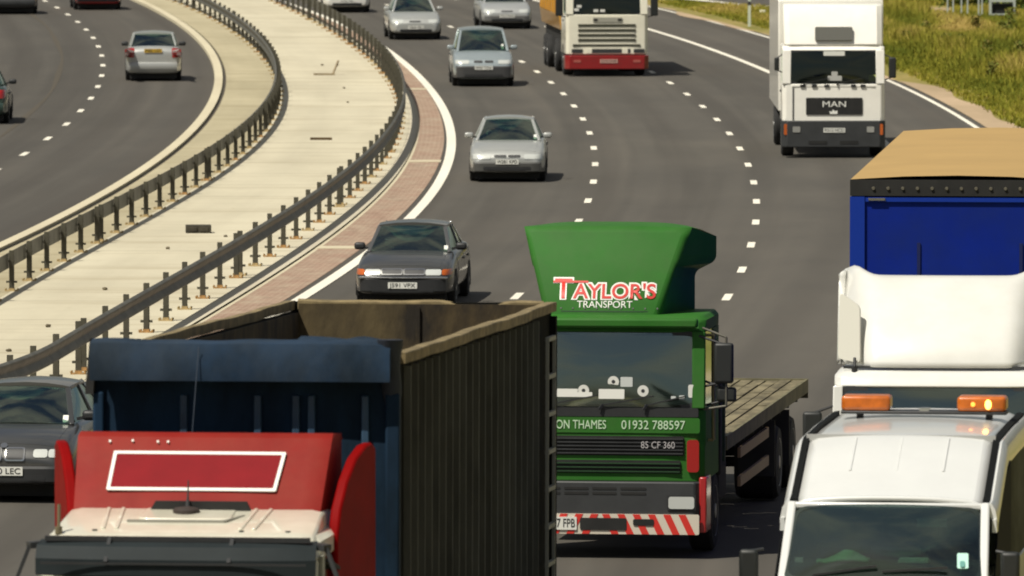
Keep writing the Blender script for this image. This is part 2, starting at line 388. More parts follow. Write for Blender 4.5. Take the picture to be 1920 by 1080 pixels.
strip('left_carriageway', off(K['kerbL'], -13.5), off(K['kerbL'], -.12), M['asphalt_left'], n=8)
strip('kerb', off(K['kerbL'], -.12), off(K['kerbL'], .12), M['kerb'], zo=.10, n=2, skirt=.12)
strip('kerb_gutter', off(K['kerbL'], .12), off(K['kerbL'], .22), M['tar'], zo=.03, n=1)
strip('central_reservation_edge', off(K['kerbL'], .22), K['barL'], M['slab2'], zo=.05, n=3)
strip('central_reservation', K['barL'], lerp(BR, ED, .16), M['slab'], zo=.05, n=6, skirt=.06)
strip('drainage_channel', lerp(BR, ED, .16), lerp(BR, ED, .31), M['channel'], zo=.042, n=2)
strip('channel_edging', lerp(BR, ED, .31), lerp(BR, ED, .355), M['kerb'], zo=.01, n=1, skirt=.02)
strip('brick_strip', lerp(BR, ED, .355), lerp(BR, ED, .80), M['brick'], zo=.007, n=2)
strip('edge_line', lambda y: ED(y) - .23, ED, M['paint'], zo=.013, n=1)
strip('hard_shoulder_line', off(K['sol2'], -.10), off(K['sol2'], .10), M['paint'], zo=.006, n=1, y0=60)
strip('verge_edge_line', off(K['outer'], -.07), off(K['outer'], .07), M['paint'], zo=.006, n=1, y0=60)
strip('dirt_verge', off(K['outer'], .25), lambda y: K['outer'](y) + 1.15 + .45 * math.sin(y * .31) * math.sin(y * .083) - 1.15 * sm((y - 262) / 40), M['dirt'], zo=.012, n=4, y0=60, step=1.5)
strip('tar_seam', lambda y: K['dL'](y) - 1.35 - .05 * math.sin(y * .2), lambda y: K['dL'](y) - 1.22, M['tar'], zo=.005, n=1, y0=150)
for yy in (G(795, 303)[1], G(645, 465)[1], G(795, 303)[1] + 47, G(645, 465)[1] - 40):
    strip('brick_strip_rib', lerp(BR, ED, .32), lerp(BR, ED, .82), M['kerb'], zo=.02, n=2, y0=yy - .45, y1=yy + .45, step=.5, skirt=.02)

def dashes(name, f, anchor, y0, y1, wd=.075):
    vs_ = []; fs = []; y = anchor - 9 * int((anchor - y0) / 9)
    while y < y1:
        b = len(vs_)
        for yy in (y - 1, y, y + 1):
            x = f(yy)
            for q in (x - wd, x + wd): vs_.append((q, yy, zg(q, yy) + .006))
        fs += [(b, b + 1, b + 3, b + 2), (b + 2, b + 3, b + 5, b + 4)]; y += 9.0
    me = bpy.data.meshes.new(name); me.from_pydata(vs_, [], fs); ul = me.uv_layers.new(name='UVMap')
    for lp in me.loops: ul.data[lp.index].uv = me.vertices[lp.vertex_index].co.xy
    me.materials.append(M['paint']); o = bpy.data.objects.new(name, me); COL.objects.link(o); o['kind'] = 'structure'
dashes('lane_markings', K['d1'], G(1114, 341)[1], 132, 600)
dashes('lane_markings', K['d2'], G(1416, 378)[1], 60, 600)
dashes('lane_markings', K['dL'], G(187, 142)[1], 120, 600)

# the slip road that leaves beyond the verge
def world_line(pts, dg=2):
    P = np.array([G(*q) for q in pts]); c = np.polyfit(P[:, 1], P[:, 0], dg); return lambda y: float(np.polyval(c, y)), P
def ribbon(name, pts, mt, dz):           # pts: list of (near edge, far edge) world points
    vs_ = []; uv = []
    for k, (a, b) in enumerate(pts):
        for q, t in ((a, 0), (b, 1)): vs_.append((q[0], q[1], dz)); uv.append((q[0], q[1]))
    me = bpy.data.meshes.new(name); me.from_pydata(vs_, [], [(2 * k, 2 * k + 2, 2 * k + 3, 2 * k + 1) for k in range(len(pts) - 1)]); ul = me.uv_layers.new(name='UVMap')
    for lp in me.loops: ul.data[lp.index].uv = uv[lp.vertex_index]
    me.materials.append(mt); o = bpy.data.objects.new(name, me); COL.objects.link(o); o['kind'] = 'structure'
SL = [G(1150, -12), G(1285, 0), G(1345, 6), G(1405, 13), G(1470, 16)]
ribbon('slip_road', [(p, (p[0] + .9, p[1] + 16)) for p in SL] + [((p[0] + .2, p[1]), (p[0] + 1.5, p[1] + 16)) for p in [G(1560, 17)]], M['asphalt'], .02)
ribbon('slip_road_line', [(p, (p[0] + .03, p[1] + 1.7)) for p in SL], M['paint'], .03)
TK = [G(1600, 18), G(1690, 22), G(1760, 25), G(1900, 30), G(2100, 36)]
ribbon('dirt_track', [(p, (p[0], p[1] + 7)) for p in TK], M['dirt'], .02)
ribbon('slip_road_line', [(G(1668, 20), G(1668, 18)), (G(1687, 21), G(1687, 19))], M['paint'], .03)
def on_slip(x, y):
    px = 960 + x * FPX / y; py = HC * FPX / y - 500
    return (px < 1600 and py < np.interp(px, [1285, 1345, 1405, 1470, 1600], [0, 6, 13, 16, 18]) + .6) or (px >= 1600 and 9 < py < 23 + (px - 1690) * .03 and px < 1790)
# ------------------------------------------------------------ safety barriers
def barrier(f, side, label, y0, y1, first):
    root = empty('safety_barrier', (f(200), 200, zg(f(200), 200))); ks = 1.0 if side > 0 else .88
    tag(root, label, 'barrier', 'steel barriers along the central reservation')
    o0 = V(root.location)
    ys = np.arange(y0, y1, 1.1); prof = [(0, .46), (.045, .49), (.045, .55), (.0, .60), (0, .64), (.045, .69), (.045, .75), (0, .78), (-.012, .78), (-.012, .46)]
    rings = []
    for y in ys:
        x = f(y); t = tang(f, y); nx = V(1, -t, 0).normalized() * side; z = zg(x, y) + .05
        rings.append([V(x, y, z) + nx * (.085 + a) + V(0, 0, h * ks) - o0 for a, h in prof])
    mb = MB(); mb.loft(rings); mb.build('beam', M['steel'], root, smooth=50)
    src = None; y = first - 3.3 * int((first - y0) / 3.3); i = 0
    while y < y1 - 1:
        x = f(y); z = zg(x, y) + .05
        if src is None:
            mb = MB(); mb.box(-.045, .045, -.05, -.04, 0, .84); mb.box(-.045, .045, .04, .05, 0, .84); mb.box(-.012, .012, -.04, .04, 0, .84)
            mb.box(-.10, .10, -.035, .035, .17, .21); mb.box(-.06, .06, -.055, .055, .60, .64)
            p = mb.build('post', M['post'], root, smooth=0)
            b = MB(); b.box(-.12, .12, -.11, .11, .0, .018); b.box(-.055, .055, -.055, .055, .018, .06)
            for a in (-1, 1):
                for c in (-1, 1): b.cyl((a * .11, c * .09, .02), (a * .11, c * .09, .05), .018, n=6)
            bp = b.build('base_plate', M['rust'], p, smooth=0); src = (p, bp)
        else:
            p = src[0].copy(); COL.objects.link(p); p.parent = root
            bp = src[1].copy(); COL.objects.link(bp); bp.parent = p
            if (side < 0 and random.random() < .75) or random.random() < .35: bp.material_slots[0].link = 'OBJECT'; bp.material_slots[0].material = M['dirt_stain']
        p.scale = (1, 1, ks); p.location = V(x, y, z) - o0; p.rotation_euler = (0, 0, -math.atan(tang(f, y)) + random.uniform(-.05, .05))
        y += 3.3 if i % 9 != 4 else .8; i += 1
    return root
barrier(K['barL'], -1, 'steel crash barrier at the left, beside the carriageway of departing traffic', 150, 372, G(50, 536)[1])
barrier(K['barR'], 1, 'steel crash barrier with rusty feet beside the brick strip and white line', 138, 372, G(302, 612)[1])

# ------------------------------------------------------------ vehicles: common parts
def wheel(parent, x, y, r, wd=.2, name='wheel', out=1):
    mb = MB(); h = wd / 2
    mb.lathe([(-h, r * .62), (-h, r * .9), (-h * .8, r * .985), (0, r), (h * .8, r * .985), (h, r * .9), (h, r * .62)], (x, y, r), 28)
    t = mb.build(name, M['tyre'], parent)
    mb = MB(); o = out
    mb.lathe([(o * h * .2, r * .5), (o * (h + .004), r * .64), (o * (h - .02), r * .56), (o * (h - .06), r * .5), (o * (h - .03), r * .2), (o * (h + .01), r * .17), (o * (h + .01), r * .05)], (x, y, r), 20)
    for i in range(5):
        a = 2 * math.pi * i / 5; mb.bar((x + o * (h - .015), y, r), (x + o * (h - .015), y + r * .55 * math.cos(a), r + r * .55 * math.sin(a)), r * .16, .02, (0, -math.sin(a), math.cos(a)))
    mb.build('rim', M['rim'], t)
    return t

def number_plate(parent, s, x, y, z, wd=.52, ht=.11, back=False, mt=None, tilt=0):
    mb = MB(); q = (RQ if back else FQ)(x - wd / 2, x + wd / 2, z - ht / 2, z + ht / 2, y); mb.panel(q, .012, .008)
    p = mb.build('number_plate', mt or M['plate'], parent)
    text(s, M['ink'], p, ht * .95, (x, y + (.004 if back else -.004), z), (R(90), 0, math.pi if back else 0), width=wd * .88, ext=.001)
    return p

def car(d):
    """d: dict of one car; front towards -Y at y=0"""
    W = d['W'] / 2; L = d['L']; H = d['H']; P = d['paint']; name = d.get('name', 'parked_car')
    root = empty(name); tag(root, d['label'], d.get('cat', 'car'), d.get('group'))
    hb = d.get('hood', .92)          # height at windscreen base
    zc = d.get('nose', .70); bt = d.get('belt', .95); sk_ = .22
    ys = d.get('ys') or [0, .012, .07, .17, .42, .8, 1.2, 2.0, 2.9, 3.6, L - .35, L - .12, L - .03, L]
    n = len(ys)
    wA = d['gw'][0]; wD = d['gw'][3]; rear = d.get('deck', 1.0)
    def top(y):
        if y <= .07: return sk_ + .30 + (zc - .08 - sk_ - .30) * y / .07
        if y <= .17: return zc - .08 + .08 * (y - .07) / .10
        if y <= wA: return zc + (hb - zc) * ((y - .17) / (wA - .17)) ** .8
        if y <= wD: return hb + (rear - hb) * (y - wA) / (wD - wA)
        if y <= L - .13: return rear - .02
        return rear - .04 - (y - L + .12) * 1.2
    rings = []
    for y in ys:
        a = min(1, y / .42); b = min(1, (L - y) / .40)
        wr = W * (.78 + .22 * (1 - (1 - a) ** 2.4)) * (.84 + .16 * (1 - (1 - b) ** 2.4)); t = top(y); zb = sk_ + (.04 if y < .05 or y > L - .05 else 0)
        cr = .035 if y < wA or y > wD else 0
        half = [(wr * .84, zb), (wr * .97, zb + .05), (wr, zb + (t - zb) * .45), (wr * .985, zb + (t - zb) * .78), (wr * .93, t - .03), (wr * .86, t), (wr * .45, t + cr)]
        rings.append([V(x, y, z) for x, z in half] + [V(0, y, t + cr * 1.15)] + [V(-x, y, z) for x, z in half[::-1]] + [V(0, y, zb)])
    mb = MB(); mb.loft(rings); body = mb.build('body', P, root, smooth=180, sub=2)
    bv = bvh_of(body); pf = proj(bv, (0, 1, 0), .010); pr = proj(bv, (0, -1, 0), .010); pt = proj(bv, (0, 0, -1), .006)
    # bonnet and boot lid shut lines
    mb = MB(); mb.panel([V(-W * .74, .16, 2), V(W * .74, .16, 2), V(W * .80, wA - .02, 2), V(-W * .80, wA - .02, 2)], .015, .05, proj=pt); mb.build('bonnet', P, root, smooth=60)
    if rear > .9 and d.get('boot'):
        mb = MB(); mb.panel([V(-W * .72, wD + .03, 2), V(W * .72, wD + .03, 2), V(W * .66, L - .12, 2), V(-W * .66, L - .12, 2)], .015, .05, proj=pt); mb.build('boot_lid', P, root, smooth=60)
    # greenhouse
    yA, yB, yC, yD = d['gw']; wb = W * .88; wr = W * d.get('rw', .66); zr = H - .05
    bA, bD = V(wb * .93, yA, hb - .02), V(wb * .93, yD, rear - .02); tB, tC = V(wr * .95, yB, zr - .03), V(wr * .95, yC, zr - .03)
    bM = V(wb, (yA + yD) / 2 + .1, bt - .01); tM = V(wr, (yB + yC) / 2 + .05, zr - .02)
    mir = lambda p: V(-p.x, p.y, p.z)
    mb = MB()
    rf = []
    for i in range(7):
        t = i / 6; y = yB + (yC - yB) * t; ww = wr * (.97 + .05 * math.sin(math.pi * t)); zz = zr + .012 * math.sin(math.pi * t) + .0
        rf.append([V(ww * q, y, zz + .055 * (1 - abs(q) ** 2.2) - (0 if k else .0)) for k, q in enumerate((-1, -.85, -.5, 0, .5, .85, 1))] + [V(ww * q, y, zz - .045) for q in (1, .5, 0, -.5, -1)])
    mb.loft(rf); roof = mb.build('roof', P, root, smooth=60)
    pil = d.get('pillar', P)
    for s in (1, -1):
        mr = (lambda p: p) if s == 1 else mir
        for (a, b, w_) in ((bA, tB, .07), (bD, tC, .12), (bM, tM, .08)):
            mb = MB(); mb.bar(mr(a), mr(b), w_, .05, (0, 1, 0) if a is not bA else (1, 0, 0)); mb.build('pillar', pil, root, bevel=.012)
        mb = MB(); q = [bA, bM, tM, tB]; q2 = [bM, bD, tC, tM]
        for qq in (q, q2):
            c4 = [mr(p) for p in qq]; c4 = c4 if s == 1 else [c4[1], c4[0], c4[3], c4[2]]
            mb = MB(); mb.panel(c4, .006, .03, bulge=.02); mb.build('side_window', M['glass'], root)
        mb = MB(); mb.bar(mr(tB) + V(s * .012, 0, .01), mr(tC) + V(s * .012, 0, .01), .05, .04); mb.build('roof_rail', pil, root, bevel=.01)
    fw = [mir(bA), bA, tB, mir(tB)]
    mb = MB(); mb.panel([p + V(0, -.012, .01) for p in fw], .006, .08, bulge=.06); mb.build('windscreen', M['glass'], root)
    mb = MB(); mb.panel([p + V(0, -.006, .006) for p in fw], .012, .09, bulge=.055, hole=.035); mb.build('windscreen_seal', M['black'], root)
    rw_ = [bD, mir(bD), mir(tC), tC]
    mb = MB(); mb.panel([p + V(0, .012, .0) for p in rw_], .006, .07, bulge=.04); mb.build('rear_window', M['glass'], root)
    # interior
    mb = MB(); mb.box(-wb * .85, wb * .85, yA + .15, yD - .25, bt - .2, bt - .01); mb.build('dashboard', M['interior'], root, bevel=.03)
    for sx in (-.36, .36):
        mb = MB(); yy = (yB + yC) / 2 - .1
        mb.hexa([(sx - .24, yy, bt - .1), (sx + .24, yy, bt - .1), (sx + .24, yy + .12, bt - .1), (sx - .24, yy + .12, bt - .1)], [(sx - .19, yy + .1, bt + .16), (sx + .19, yy + .1, bt + .16), (sx + .19, yy + .2, bt + .16), (sx - .19, yy + .2, bt + .16)])
        mb.box(sx - .12, sx + .12, yy + .11, yy + .19, bt + .19, bt + .34); mb.build('seat', M['seat'], root, bevel=.03)
    mb = MB(); mb.box(-.55, .55, yD - .55, yD - .42, bt - .05, bt + .2); mb.build('rear_seat', M['seat'], root, bevel=.04)
    mb = MB(); mb.lathe([(-.012, .17), (0, .185), (.012, .17)], (0, 0, 0), 20, 'Z'); sw = mb.build('steering_wheel', M['black'], root); sw.location = (-.36, yA + .42, bt + .06); sw.rotation_euler = (R(-62), 0, 0)
    mb = MB(); mb.panel(FQ(-.12, .12, H - .20, H - .14, yB + .04), .03, .02); mb.build('rear_view_mirror', M['black'], root)
    for s in (1, -1):     # door mirrors
        mb = MB(); x = s * (W * .92 + .10); y = yA + .32; mb.box(x - .10, x + .10, y - .05, y + .07, bt + .0, bt + .13); o = mb.build('door_mirror', d.get('mirror', P), root, bevel=.045, seg=3)
        mb = MB(); mb.bar((s * W * .84, y, bt + .02), (x, y, bt + .05), .05, .04); mb.build('mirror_arm', M['black'], o)
    for s in (1, -1):     # doors: shut lines, handles, arches, wheels
        ps = proj(bv, (-s, 0, 0), .005); fq = SQ if s == 1 else LQ
        for (a, b) in ((yA + .12, bM.y), (bM.y + .02, min(yD, L - 1.0))):
            mb = MB(); mb.panel(fq(s * 3, a, b, .34, bt - .06), .01, .08, proj=ps); dr = mb.build('door', P, root, smooth=60)
            mb = MB(); mb.panel(fq(s * 3, b - .22, b - .05, bt - .20, bt - .165), .02, .01, proj=proj(bv, (-s, 0, 0), .03)); mb.build('handle', d.get('trim', M['black']), dr)
        for yw in (d.get('wf', .86), L - d.get('wrr', .95)):
            mb = MB(); r = .35; pts = [(yw + r * math.cos(R(a)), .31 + r * math.sin(R(a))) for a in range(-20, 201, 20)]
            mb.prism(pts, s * (W - .12), s * (W + .004)); mb.build('wheel_arch', M['under'], root, smooth=0)
            wheel(root, s * (W - .105), yw, .31, .2, out=s)
    # nose
    for g in d.get('grilles', []):
        mb = MB(); mb.panel(FQ(g[0], g[1], g[2], g[3], -1), .02, .02, proj=proj(bv, (0, 1, 0), .014)); gr = mb.build('grille', M['black'], root)
        if len(g) > 4:
            mb = MB(); mb.panel(FQ(g[0] - .015, g[1] + .015, g[2] - .015, g[3] + .015, -1), .02, .03, proj=proj(bv, (0, 1, 0), .02), hole=.018); mb.build('grille_surround', M['chrome'], gr)
    for (x0, x1, z0, z1, mk) in d.get('lamps', []):
        for s in (1, -1):
            a, b = sorted((s * x0, s * x1)); mb = MB(); mb.panel(FQ(a, b, z0, z1, -1), .03, .03, proj=proj(bv, (0, 1, 0), .012))
            mb.build({'lamp': 'headlight', 'amber': 'indicator'}.get(mk, 'headlight'), M[mk], root)
    if d.get('bumper'):
        bm_ = d['bumper']; z0, z1 = bm_[0], bm_[1]; ring = []
        for i in range(17):
            q = -1 + 2 * i / 16; x = q * W * .985; h = bv.ray_cast(V(x * .97, -5, .5), V(0, 1, 0)); y = (h[0].y if h[0] else .35)
            if abs(q) > .99: y = .62; x = q / abs(q) * (W + .004)
            ring.append([V(x, y - .055, z0 + .02), V(x, y - .06, z1 - .03), V(x, y - .03, z1), V(x, y + .05, z1), V(x, y + .05, z0), V(x, y - .03, z0)])
        mb = MB(); mb.loft(ring); mb.build('front_bumper', bm_[2], root, smooth=40)
    mb = MB(); mb.panel(FQ(-W * .62, W * .62, .26, .36, -1), .02, .03, proj=proj(bv, (0, 1, 0), .062 if d.get('bumper') else .014)); mb.build('air_intake', M['black'], root)
    number_plate(root, d.get('reg', 'P482 LGY'), 0, -.075 if d.get('bumper') else -.035, d.get('pz', .44))
    # tail
    for (x0, x1, z0, z1, mk) in d.get('tails', [(.52, .80, .68, .90, 'redlamp')]):
        for s in (1, -1):
            a, b = sorted((s * x0, s * x1)); mb = MB(); mb.panel(RQ(a, b, z0, z1, L + 1), .03, .03, proj=proj(bv, (0, -1, 0), .014)); mb.build('tail_light', M[mk], root)
    ring = []
    for i in range(17):
        q = -1 + 2 * i / 16; x = q * W * .98; h = bv.ray_cast(V(x * .97, L + 5, .5), V(0, -1, 0)); y = (h[0].y if h[0] else L - .35)
        if abs(q) > .99: y = L - .5
        ring.append([V(x, y + .055, .36), V(x, y + .055, .52), V(x, y + .03, .56), V(x, y - .05, .56), V(x, y - .05, .32), V(x, y + .03, .32)])
    mb = MB(); mb.loft(ring); mb.build('rear_bumper', d.get('rbump', P), root, smooth=40)
    number_plate(root, d.get('reg', 'P482 LGY'), 0, L + .02 if not d.get('rpy') else d['rpy'], d.get('rpz', .76), back=True, mt=M['yplate'])
    if d.get('sticker'):
        x, z = d['sticker']; yy = bA.y + (tB.y - bA.y) * (z - hb) / (zr - hb) - .06
        mb = MB(); mb.panel(FQ(x - .035, x + .035, z - .04, z + .04, yy, yy + .06), .003, .01); mb.build('tax_disc', M['plate'], root)
    mb = MB(); mb.box(-W * .84, W * .84, .30, L - .25, .07, .3); mb.build('underbody_shade', M['under'], root)  # black underbody reaches down near the road to imitate the shadow beneath
    return root

def place(root, px, s, head=0., back=False, L=0):
    y = FPX / s; x = (px - 960) / s
    a = -math.atan(head) + (math.pi if back else 0)
    if back: x += head * L; y += L
    root.location = (x, y, zg(x, y)); root.rotation_euler = (0, 0, a); return root
def hd(f, s): return tang(f, FPX / s)

SAL = dict(L=4.45, W=1.74, H=1.42, gw=(1.15, 1.95, 3.15, 3.85), boot=1)
silver = paint('silver paint', (.41, .42, .40), .3, .38)
c = car(dict(SAL, name='silver_saloon', paint=silver, label='silver saloon with door mirrors out, alone in the fast lane above the dark saloon', group='cars on the motorway',
    grilles=[(-.30, -.02, .575, .625), (.02, .30, .575, .625)], lamps=[(.38, .82, .53, .64, 'lamp')], bumper=(.24, .46, mat('grey bumper', (.07, .07, .065), .5)), sticker=(.62, 1.0), pz=.47, reg='W281 KPD'))
place(c, 951, 82.5, hd(K['d1'], 82))
c = car(dict(SAL, name='people_carrier', paint=paint('pale blue silver paint', (.32, .37, .385), .3), L=4.5, H=1.64, W=1.78, hood=1.02, nose=.78, belt=1.04, deck=1.06, rw=.72, gw=(.95, 1.75, 4.05, 4.35),
    label='pale blue silver people carrier with dark lower bumper, behind the saloon in the fast lane', cat='people carrier', group='cars on the motorway',
    grilles=[(-.28, -.03, .70, .76), (.03, .28, .70, .76)], lamps=[(.42, .82, .66, .77, 'lamp')], bumper=(.26, .60, mat('black bumper', (.05, .05, .05), .5)), pz=.55, reg='S937 TDX', sticker=(.58, 1.16)))
place(c, 907, 64.9, hd(K['d1'], 64.5))
c = car(dict(SAL, name='silver_estate', paint=silver, W=1.72, label='silver car with pale mirrors at the top of the fast lane', group='cars on the motorway',
    grilles=[(-.22, .16, .60, .64)], lamps=[(.42, .80, .56, .68, 'lamp')], pz=.42, reg='V604 MJU'))
place(c, 780, 56.3, hd(K['d1'], 56.3))
c = car(dict(SAL, name='silver_hatchback', paint=paint('light silver paint', (.43, .44, .43), .3), H=1.45, label='silver hatchback in the middle lane ahead of the red and cream lorry', group='cars on the motorway',
    grilles=[(-.20, .20, .60, .64)], lamps=[(.42, .80, .56, .68, 'lamp')], bumper=(.28, .48, mat('grey bumper', (.13, .13, .125), .5)), pz=.45, reg='T215 FHN'))
place(c, 951, 54.3, hd(K['d2'], 54.3))
c = car(dict(SAL, name='white_car', paint=paint('white car paint', (.66, .65, .60)), label='white car cut off by the top edge in the fast lane', group='cars on the motorway',
    grilles=[(-.22, .22, .58, .66)], lamps=[(.42, .80, .55, .68, 'lamp')], pz=.42, reg='N730 YEC'))
place(c, 651, 51.3, hd(K['d1'], 51.3))
dkp = paint('charcoal metallic paint', (.060, .060, .057), .3, .36)
c = car(dict(SAL, name='dark_saloon', paint=dkp, L=4.7, W=1.77, H=1.42, hood=.94, nose=.72, pillar=paint('pillar paint', (.07, .07, .07)), mirror=M['black'], rw=.70,
    gw=(1.3, 2.0, 3.3, 3.9), label='charcoal saloon with amber corner lamps just above the open brown trailer', group='cars on the motorway',
    grilles=[(-.38, -.02, .60, .68, 1), (.02, .38, .60, .68, 1)], lamps=[(.40, .68, .58, .68, 'lamp'), (.69, .86, .58, .68, 'amber')],
    bumper=(.28, .54, M['black']), pz=.40, reg='J591 VPX', sticker=(.66, 1.0)))
for ch in list(c.children):
    pass
mb = MB(); mb.panel(FQ(-.80, .80, .52, .555, -.035), .02, .01, bulge=.05); mb.build('bumper_strip', M['chrome'], c)
place(c, 755, 105.6, .075)
bmw = paint('dark grey metallic paint', (.050, .051, .050), .3, .34)
c = car(dict(SAL, name='dark_grey_saloon', paint=bmw, W=1.74, H=1.40, hood=.93, nose=.72, mirror=M['black'],
    label='dark grey saloon with twin oval chrome grilles at the left edge beside the red cab', group='cars on the motorway',
    grilles=[(-.26, -.035, .55, .69, 1), (.035, .26, .55, .69, 1)], lamps=[(.38, .56, .58, .68, 'lamp'), (.57, .76, .58, .68, 'lamp')], bumper=(.26, .47, M['black']), pz=.41, reg='P340 LEC', sticker=(.62, .99)))
mb = MB(); mb.lathe([(-.004, .045), (.004, .045)], (0, 0, 0), 16, 'Z'); bd = mb.build('badge', M['chrome'], c); bd.location = (0, .10, .725); bd.rotation_euler = (R(40), 0, 0)
place(c, 3, 149, .10)
# departing traffic
c = car(dict(SAL, name='departing_saloon', paint=silver, L=4.5, W=1.64, label='silver saloon seen from behind with red tail lights on the left carriageway', group='cars on the motorway', deck=1.02,
    tails=[(.55, .82, .78, .98, 'redlamp'), (.55, .82, .70, .775, 'redlamp')], rpz=.90, mirror=M['black'], rw=.72))
place(c, 287, 63.9, hd(K['dL'], 63.3), True, 4.5)
c = car(dict(SAL, name='red_car', paint=paint('red car paint', (.32, .012, .014)), label='red car cut off by the top edge on the left carriageway', group='cars on the motorway', rbump=M['black']))
place(c, 184, 50.8, hd(K['dL'], 50.8), True, 4.4)
c = car(dict(SAL, name='black_car', paint=paint('black car paint', (.015, .015, .018)), L=4.5, W=1.8, H=1.5, label='black car cut off at the top left corner on the left carriageway', group='cars on the motorway', rbump=M['dark']))
place(c, 25, 51.6, hd(K['dL'], 51.6), True, 4.5)
c = car(dict(SAL, name='green_car', paint=paint('dark green car paint', (.02, .045, .035)), H=1.4, label='dark green car half hidden by the left edge of the picture', group='cars on the motorway', mirror=M['black']))
place(c, -48, 71.8, hd(K['dL'], 71.8) - .02, True, 4.4)

# ------------------------------------------------------------ lorries
def cab(root, P, W, z0, zs, zt, zr, D, mg='truckglass', lean=.12, ribs=True, roofmat=None, wsx=None):
    """forward control cab: W half width, z0 bottom, zs window sill, zt window top, zr roof, D depth"""
    e = .003
    mb = MB(); mb.loft([[V(x, y, z) for x, y in ((-W, D), (-W, .10), (-W * .93, .02), (-W * .6, 0), (W * .6, 0), (W * .93, .02), (W, .10), (W, D))] for z in (z0, z0 + .1, zs - .05, zs)])
    mb.build('cab_body', P, root, bevel=.02)
    lf = lean
    mb = MB()
    ring = lambda z, dy, k=1: [V(x * k, y + dy, z) for x, y in ((-W, D - dy), (-W, .12), (-W * .93, .03), (-W * .6, 0), (W * .6, 0), (W * .93, .03), (W, .12), (W, D - dy))]
    mb.loft([ring(zt, lf), ring(zr - .06, lf + .06), ring(zr, lf + .16, .96)]); mb.build('cab_roof', roofmat or P, root, bevel=.02)
    wx = wsx or W * .92
    for s in (1, -1):
        mb = MB(); mb.bar((s * (wx + .03), .05, zs), (s * (wx + .02), .05 + lf, zt + .01), (W - wx) * 1.6, .10, (1, 0, 0)); mb.build('pillar', P, root, bevel=.015)
        mb = MB(); mb.box(*sorted((s * (W - .05), s * W)), D * .62, D, zs, zt); mb.build('side_panel', P, root)
        mb = MB(); f_ = SQ if s == 1 else LQ; mb.panel(f_(s * (W - .012), .16, D * .62, zs + .01, zt), .006, .06); mb.build('side_window', M[mg], root)
        ds = MB(); ds.panel(f_(s * (W + .006), .12, D * .66, z0 + .45, zs - .03), .01, .05); dr = ds.build('door', P, root)
        mb = MB(); mb.panel(f_(s * (W + .03), D * .5, D * .6, zs - .22, zs - .17), .03, .01); mb.build('handle', M['black'], dr)
    mb = MB(); mb.box(-W + .01, W - .01, D - .06, D, zs, zt); mb.build('rear_wall', M['interior'], root)
    q = FQ(-wx, wx, zs + .02, zt - .01, .035, .035 + lf)
    mb = MB(); mb.panel(q, .008, .09, bulge=.05); mb.build('windscreen', M[mg], root)
    mb = MB(); mb.panel([p + V(0, -.004, 0) for p in FQ(-wx - .02, wx + .02, zs, zt + .01, .035, .035 + lf)], .02, .10, bulge=.05, hole=.05); mb.build('windscreen_seal', M['black'], root)
    mb = MB(); mb.box(-wx, wx, .22, .62, zs - .02, zs + .10); mb.build('dashboard', M['interior'], root, bevel=.04)
    for sx in (-W * .55, W * .55):
        mb = MB(); mb.box(sx - .24, sx + .24, D * .6, D * .6 + .14, zs - .2, zs + .42); mb.box(sx - .12, sx + .12, D * .6 + .02, D * .6 + .12, zs + .46, zs + .62); mb.build('seat', M['seat'], root, bevel=.04)
    mb = MB(); mb.lathe([(-.014, .23), (0, .245), (.014, .23)], (0, 0, 0), 22, 'Z'); mb.bar((-.22, 0, 0), (.22, 0, 0), .03, .02); sw = mb.build('steering_wheel', M['black'], root)
    sw.location = (-W * .55, .62, zs + .12); sw.rotation_euler = (R(-40), 0, 0)
    return lf

def tmirror(root, s, x, y, z, h=.42, wd=.2, arms=1.3):
    mb = MB(); mb.box(x - wd / 2, x + wd / 2, y - .05, y + .05, z, z + h); m = mb.build('mirror', M['mirror'], root, bevel=.035, seg=3)
    mb = MB(); mb.cyl((x, y, z + h - .02), (x - s * wd * arms, y + .05, z + h + .08 * (arms > 1)), .015, n=8); mb.cyl((x, y, z + .02), (x - s * wd * arms, y + .05, z - .06 * (arms > 1)), .015, n=8); mb.cyl((x, y, z), (x, y, z + h), .012, n=6); mb.build('mirror_arm', M['black'], m)
    mb = MB(); mb.panel(RQ(x - wd / 2 + .02, x + wd / 2 - .02, z + .02, z + h - .02, y + .052), .004, .03); mb.build('mirror_glass', M['chrome'], m)
    return m
def wiper(root, x0, x1, z, y):
    mb = MB(); mb.bar((x0, y, z), (x1, y - .0, z + .12), .02, .015); mb.bar((x0 - .02, y - .02, z - .05), (x0 + .02, y, z + .01), .03, .03); mb.build('wiper', M['black'], root)
def axle(root, W, y, r=.5, dual=False):
    for s in (1, -1): wheel(root, s * (W - (.17 if not dual else .29)), y, r, .30 if not dual else .56, out=s)
    mb = MB(); mb.cyl((-W + .3, y, r), (W - .3, y, r), .07); mb.build('axle', M['under'], root)

# ---- green flatbed lorry
green = mat('green lorry paint', (.028, .135, .018), .6, spec=.15, coat=.03, var=.08, vscale=1.5, dirt=(.07, .12, .045), dirtamt=.4)
t = empty('green_flatbed_lorry'); tag(t, 'green flatbed lorry with high curved roof fairing and empty plank deck', 'lorry', 'lorries on the motorway')
cab(t, green, 1.23, .95, 1.86, 2.80, 3.0, 1.75, lean=.10, wsx=1.13)
